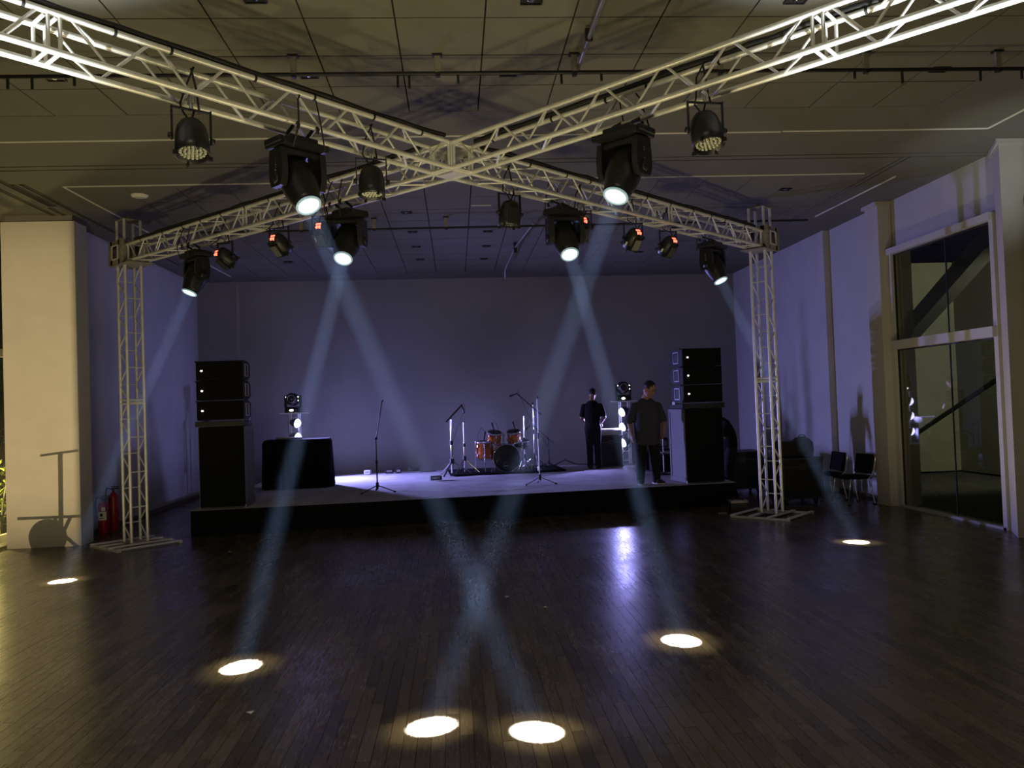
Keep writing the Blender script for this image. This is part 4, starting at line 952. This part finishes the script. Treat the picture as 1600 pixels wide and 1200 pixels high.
def person(label, loc, rz, sc, P, shirt, build, hair='short'):
    t = thing('person', label, 'person', loc, rz); t.scale = (sc, sc, sc)
    body = MB(); sh = MB(); tr = MB(); b = build
    hp, kn, an = P['hip'], P['knee'], P['ankle']; so, el, wr = P['shoulder'], P['elbow'], P['wrist']
    tors = P['torso']       # rings (z, cx, cy, rx, ry)
    body.loft([((cx, cy, z), (rx * .93, 0, 0), (0, ry * .93, 0)) for z, cx, cy, rx, ry in tors], 20)
    sh.loft([((cx, cy, z), (rx, 0, 0), (0, ry, 0)) for z, cx, cy, rx, ry in tors], 24)
    for k in (0, 1):
        limb(body, [hp[k], kn[k], an[k]], [.082 * b, .054, .040]); limb(tr, [hp[k], V(hp[k]).lerp(V(kn[k]), .5), kn[k], V(kn[k]).lerp(V(an[k]), .55), V(an[k]) + V((0, 0, -.03))], [.104 * b, .092 * b, .078 * b, .070 * b, .066])
        limb(body, [so[k], el[k], wr[k]], [.052 * b, .041, .029])
        e = V(so[k]).lerp(V(el[k]), P.get('sleeve', .85)); limb(sh, [V(so[k]), V(so[k]).lerp(e, .5), e], [.062 * b, .064 * b, .062 * b])
        hand(body, V(wr[k]), P['handdir'][k], P['palm'][k], (-1, 1)[k], 1.0, P.get('curl', .6))
    tr.loft([((0, P['torso'][0][2], hp[0][2] - .10), (.13 * b, 0, 0), (0, .10 * b, 0)), ((0, tors[0][2], hp[0][2]), (.175 * b, 0, 0), (0, .125 * b, 0)), ((0, tors[0][2], hp[0][2] + .12), (.165 * b, 0, 0), (0, .12 * b, 0))], 18)
    nk = V(P['neck']); Th = Matrix.Translation(nk) @ Matrix.Rotation(P['head'][2], 4, 'Z') @ Matrix.Rotation(P['head'][0], 4, 'X') @ Matrix.Rotation(P['head'][1], 4, 'Y') @ Matrix.Scale(P.get('hs', 1.0), 4)
    face_head(body, Th); body.path([nk + V((0, .02, -.09)), Th @ V((0, .012, .03))], [.064, .054], 14)
    bo = blob('body', body, 'skin', t, .0075, 2)
    blob('t_shirt', sh, shirt, t, .014, 3); blob('trousers', tr, 'pants', t, .014, 3)
    hr = MB(); hr.ball((0, .016, .150), (.081, .096, .104), 20, 14, Th)
    hm = hr.mesh('hair'); bm = bmesh.new(); bm.from_mesh(hm); Ti = Th.inverted()
    dl = [v for v in bm.verts if (lambda q: q.z < .128 - .35 * min(0, -(q.y)) * 0 and q.y < .03 or q.z < .075 or (q.y < -.045 and q.z < .185))(Ti @ v.co)]
    bmesh.ops.delete(bm, geom=dl, context='VERTS'); bm.to_mesh(hm); bm.free()
    ho = link('hair', hm, M['hair'], t); so_ = ho.modifiers.new('thick', 'SOLIDIFY'); so_.thickness = .012
    for s in (-1, 1):
        obj('eye', MB().ball((s * .028, -.0885, .138), (.012, .006, .006), 10, 6, Th), 'hair', t); obj('eyebrow', MB().path([Th @ V((s * .012, -.093, .158)), Th @ V((s * .03, -.092, .163)), Th @ V((s * .045, -.082, .158))], .004, 6), 'hair', t)
    for k in (0, 1):
        a = V(an[k]); f = V(P['foot'][k]).normalized(); s_ = V((0, 0, 1)).cross(f); T = basis(s_, f, (0, 0, 1), (a.x, a.y, 0))
        s2 = MB(); s2.loft([((0, -.07, .05), (.034, 0, 0), (0, 0, .042)), ((0, .0, .055), (.043, 0, 0), (0, 0, .05)), ((0, .09, .045), (.047, 0, 0), (0, 0, .036)), ((0, .155, .035), (.046, 0, 0), (0, 0, .024)), ((0, .195, .028), (.028, 0, 0), (0, 0, .014))], 14, T)
        s2.path([T @ V((0, -.01, .06)), T @ V((0, -.02, .13))], [.045, .042], 12)
        o = blob('shoe', s2, 'shoe', t, .01, 1)
        so2 = MB(); poly = [(-.03, -.095), (.03, -.095), (.042, -.03), (.046, .1), (.04, .17), (0, .21), (-.04, .17), (-.046, .1), (-.042, -.03)]; so2.prism(poly, .0, .022, T); obj('sole', so2, 'sole' if shirt == 'tee_grey' else 'rubber', o)
    return t
# heavy-set man at the stage edge, head bowed
P2 = dict(hip=[(-.105, 0, .86), (.105, 0, .86)], knee=[(-.125, -.01, .48), (.115, -.02, .48)], ankle=[(-.135, .02, .085), (.135, .0, .085)], foot=[(-.30, -1, 0), (.42, -1, 0)],
          torso=[(.66, 0, .0, .215, .150), (.88, 0, -.02, .222, .172), (1.02, 0, -.04, .222, .180), (1.16, 0, -.035, .215, .165), (1.27, 0, -.015, .222, .145), (1.345, 0, 0, .198, .122), (1.40, 0, .005, .14, .095), (1.445, 0, .01, .080, .075)],
          shoulder=[(-.205, .0, 1.300), (.205, .0, 1.300)], elbow=[(-.295, .05, 1.05), (.300, .03, 1.05)], wrist=[(-.27, -.03, .83), (.235, -.15, .86)], handdir=[(.02, -.18, -1), (-.22, -.25, -1)], palm=[(1, 0, .0), (-1, -.1, 0)],
          neck=(.0, -.03, 1.46), head=(.55, .0, .62), sleeve=.92, hs=1.16)
person('heavy-set man in dark grey T-shirt standing at the stage edge, head bowed', (3.285, 6.45, .405), .05, 1.045, P2, 'tee_grey', 1.12)
P1 = dict(hip=[(-.09, 0, .90), (.09, 0, .90)], knee=[(-.085, -.01, .49), (.085, -.01, .49)], ankle=[(-.085, .02, .085), (.085, .02, .085)], foot=[(-.2, -1, 0), (.2, -1, 0)],
          torso=[(.84, 0, .0, .165, .115), (.96, 0, 0, .168, .115), (1.10, 0, -.01, .178, .118), (1.24, 0, -.015, .192, .125), (1.34, 0, -.01, .198, .115), (1.42, 0, 0, .16, .09), (1.465, 0, .005, .115, .078), (1.50, 0, .01, .070, .065)],
          shoulder=[(-.185, .0, 1.375), (.185, .0, 1.375)], elbow=[(-.265, .0, 1.12), (.245, .0, 1.12)], wrist=[(-.16, -.19, .98), (.17, -.2, 1.0)], handdir=[(.35, -.6, -.5), (-.35, -.6, -.5)], palm=[(0, 0, -1), (0, 0, -1)],
          neck=(0, -.035, 1.53), head=(.45, 0, -.25), sleeve=.75)
person('man in black T-shirt with his back turned, standing at the road case', (2.97, 10.28, .405), PI - .25, 1.0, P1, 'tee_black', .98)
P3 = dict(hip=[(-.09, .06, .86), (.09, .06, .86)], knee=[(-.09, -.05, .48), (.09, -.02, .48)], ankle=[(-.10, .05, .085), (.10, .08, .085)], foot=[(-.1, -1, 0), (.1, -1, 0)],
          torso=[(.80, 0, .06, .17, .125), (.94, 0, .07, .178, .135), (1.08, 0, .06, .188, .14), (1.22, 0, .03, .205, .135), (1.34, 0, -.02, .20, .12), (1.42, 0, -.06, .16, .095), (1.47, 0, -.09, .085, .065)],
          shoulder=[(-.20, -.04, 1.37), (.20, -.04, 1.37)], elbow=[(-.25, -.12, 1.10), (.25, -.12, 1.10)], wrist=[(-.16, -.34, 1.05), (.16, -.34, 1.05)], handdir=[(.2, -.9, -.3), (-.2, -.9, -.3)], palm=[(0, 0, -1), (0, 0, -1)],
          neck=(0, -.13, 1.50), head=(.45, 0, 0), sleeve=.8)
person('person in black bending forward, mostly hidden behind the right speaker', (5.02, 7.45, 0), -PI / 2, 1.02, P3, 'tee_black', 1.0)

# ------------------------------------------------------------------ dark equipment right of the stage
road_case((5.42, 8.0), 0, (.80, .6, .72), 'low black road case on wheels just right of the bending person')
road_case((5.76, 6.15), 0, (.72, .60, .70), 'black wheeled road case between the truss leg and the chairs', .12)
t = thing('amplifier_box', 'black squarish box on the road case near the chairs', 'box', (5.62, 6.15, .805), .1)
obj('case', MB().cbox((0, 0, .14), (.30, .3, .28), .02), 'black', t); obj('corner_edge', MB().box((-.15, -.15, .14), (.012, .012, .26)), 'rubber', t)
t = thing('equipment_bag', 'rounded black bag standing on the road case near the chairs', 'bag', (5.92, 6.12, .805), .1)
obj('bag_body', MB().loft([((0, 0, .0), (.19, 0, 0), (0, .16, 0)), ((0, 0, .12), (.20, 0, 0), (0, .17, 0)), ((.0, 0, .24), (.185, 0, 0), (0, .155, 0)), ((-.01, 0, .31), (.13, 0, 0), (0, .11, 0)), ((-.01, 0, .345), (.05, 0, 0), (0, .05, 0))], 20), 'rubber', t)
obj('strap', MB().path([(-.09, -.02, .32), (-.05, -.02, .37), (.03, -.02, .37), (.08, -.02, .32)], .010, 6), 'black', t)
t = thing('power_box', 'grey-topped power box on the floor beside the right truss base', 'power box', (4.50, 5.42, 0), -.1)
obj('case', MB().cbox((0, 0, .075), (.27, .2, .15), .01), 'black', t); obj('top_strip', MB().cbox((0, -.01, .172), (.28, .2, .04), .006), 'alu_old', t)
for k in range(3): obj('socket', MB().tube((-.08 + k * .08, .02, .19), (-.08 + k * .08, .02, .215), .022, n=10), 'black', t)
cord(t, [(.1, .0, .1), (.2, -.05, .1), (.28, .05, .02), (.4, .1, .008)], .009)
t = thing('metal_bar', 'short pale metal bar on the floor left of the power box', 'bar', (4.19, 5.27, 0), -.05)
obj('bar', MB().cbox((0, 0, .012), (.14, .03, .022), .004), 'steel', t); obj('bar_cap', MB().box((.07, 0, .012), (.01, .034, .026)), 'black', t)

def chair(c, rz, label):
    t = thing('stacking_chair', label, 'chair', (*c, 0), rz, 'black chairs against the right wall')   # faces local -y
    obj('seat', MB().cbox((0, 0, .455), (.47, .45, .05), .02), 'cloth_black', t)
    T = Matrix.Translation((0, .235, .67)) @ Matrix.Rotation(-.18, 4, 'X'); obj('backrest', MB().cbox((0, 0, 0), (.46, .04, .33), .018, T), 'cloth_black', t)
    for s in (-1, 1):
        l = obj('leg', MB().path([(s * .225, -.17, .44), (s * .235, -.24, .03), (s * .235, -.22, .012)], .011, 8), 'chrome', t); obj('glide', MB().tube((s * .235, -.25, .012), (s * .235, -.19, .012), .013), 'rubber', l)
        l = obj('leg', MB().path([(s * .225, .16, .44), (s * .235, .25, .03), (s * .235, .24, .012)], .011, 8), 'chrome', t); obj('glide', MB().tube((s * .235, .22, .012), (s * .235, .28, .012), .013), 'rubber', l)
        obj('back_upright', MB().path([(s * .235, .14, .43), (s * .238, .24, .50), (s * .238, .30, .80)], .011, 8), 'chrome', t)
chair((6.60, 5.74), -PI / 2 + .12, 'black padded chair with chrome legs, the one nearer the window'); chair((6.46, 6.42), -PI / 2 + .05, 'black padded chair with chrome legs, the one farther from the window')

# ------------------------------------------------------------------ fire extinguishers
def extinguisher(c, h, r, label, lab=True):
    t = thing('fire_extinguisher', label, 'fire extinguisher', (*c, 0))
    obj('cylinder', MB().lathe([(0, .0), (r * .9, .0), (r, .02), (r, h * .72), (r * .85, h * .80), (r * .35, h * .86), (r * .3, h * .88), (0, h * .88)], 24), 'red', t)
    obj('valve', MB().tube((0, 0, h * .87), (0, 0, h * .95), .02).box((.03, 0, h * .95), (.12, .03, .02)).box((.035, -.01, h * 1.0), (.13, .025, .014), Matrix.Rotation(.0, 4, 'Y')), 'black', t)
    obj('hose', MB().path([(-.02, 0, h * .93), (-r * 1.2, -.02, h * .98), (-r * 1.45, -.02, h * .8), (-r * 1.3, -.02, h * .45)], .012, 8), 'rubber', t)
    if lab:
        vs = []; fs = []
        for z in (h * .38, h * .60):
            for k in range(9): a = -PI / 2 - .9 + k * .225; vs.append(((r + .002) * math.cos(a), (r + .002) * math.sin(a), z))
        for k in range(8): fs.append((k, k + 1, k + 10, k + 9))
        o = obj('label_sheet', MB().add(vs, fs), 'white_label', t); obj('label_print', MB().box((0, -r - .003, h * .52), (r * .5, .003, .05)).box((.0, -r - .003, h * .43), (r * .9, .003, .012)), 'ceiling_dark', t)
        vs = [(x, y, z + h * (.66 - .6) if z > h * .5 else z + h * .26) for x, y, z in vs[:0]]
        obj('round_sticker', MB().box((.03, -r * .98, h * .67), (.06, .006, .06)), 'white_label', t)
extinguisher((-5.87, 6.2), .62, .085, 'red fire extinguisher with white label on the floor behind the pillar'); extinguisher((-5.88, 6.62), .74, .085, 'second red fire extinguisher, mostly hidden behind the pillar edge', False)

# ------------------------------------------------------------------ scraps on the floor
for (x, y), l in zip(((.72, -.15), (.40, .35), (5.95, 2.28), (6.25, 1.05), (-1.4, -2.4), (-3.2, 3.8)), ('near the floor centre', 'behind the centre scrap', 'beside the far right light pool', 'by the right edge of the floor', 'left of the front light pools', 'before the left speaker')):
    mbp = MB(); r = random.uniform(0, 3); mbp.add([(-.022, -.015, 0), (.02, -.018, .006), (.024, .014, 0), (-.018, .02, .009), (0, 0, .004)], [(0, 1, 4), (1, 2, 4), (2, 3, 4), (3, 0, 4)], False, Matrix.Rotation(r, 4, 'Z'))
    o = obj('paper_scrap', mbp, 'paper', None, (x, y, .003)); so = o.modifiers.new('thick', 'SOLIDIFY'); so.thickness = .001
    tag(o, 'tiny white paper scrap on the parquet ' + l, 'scrap')
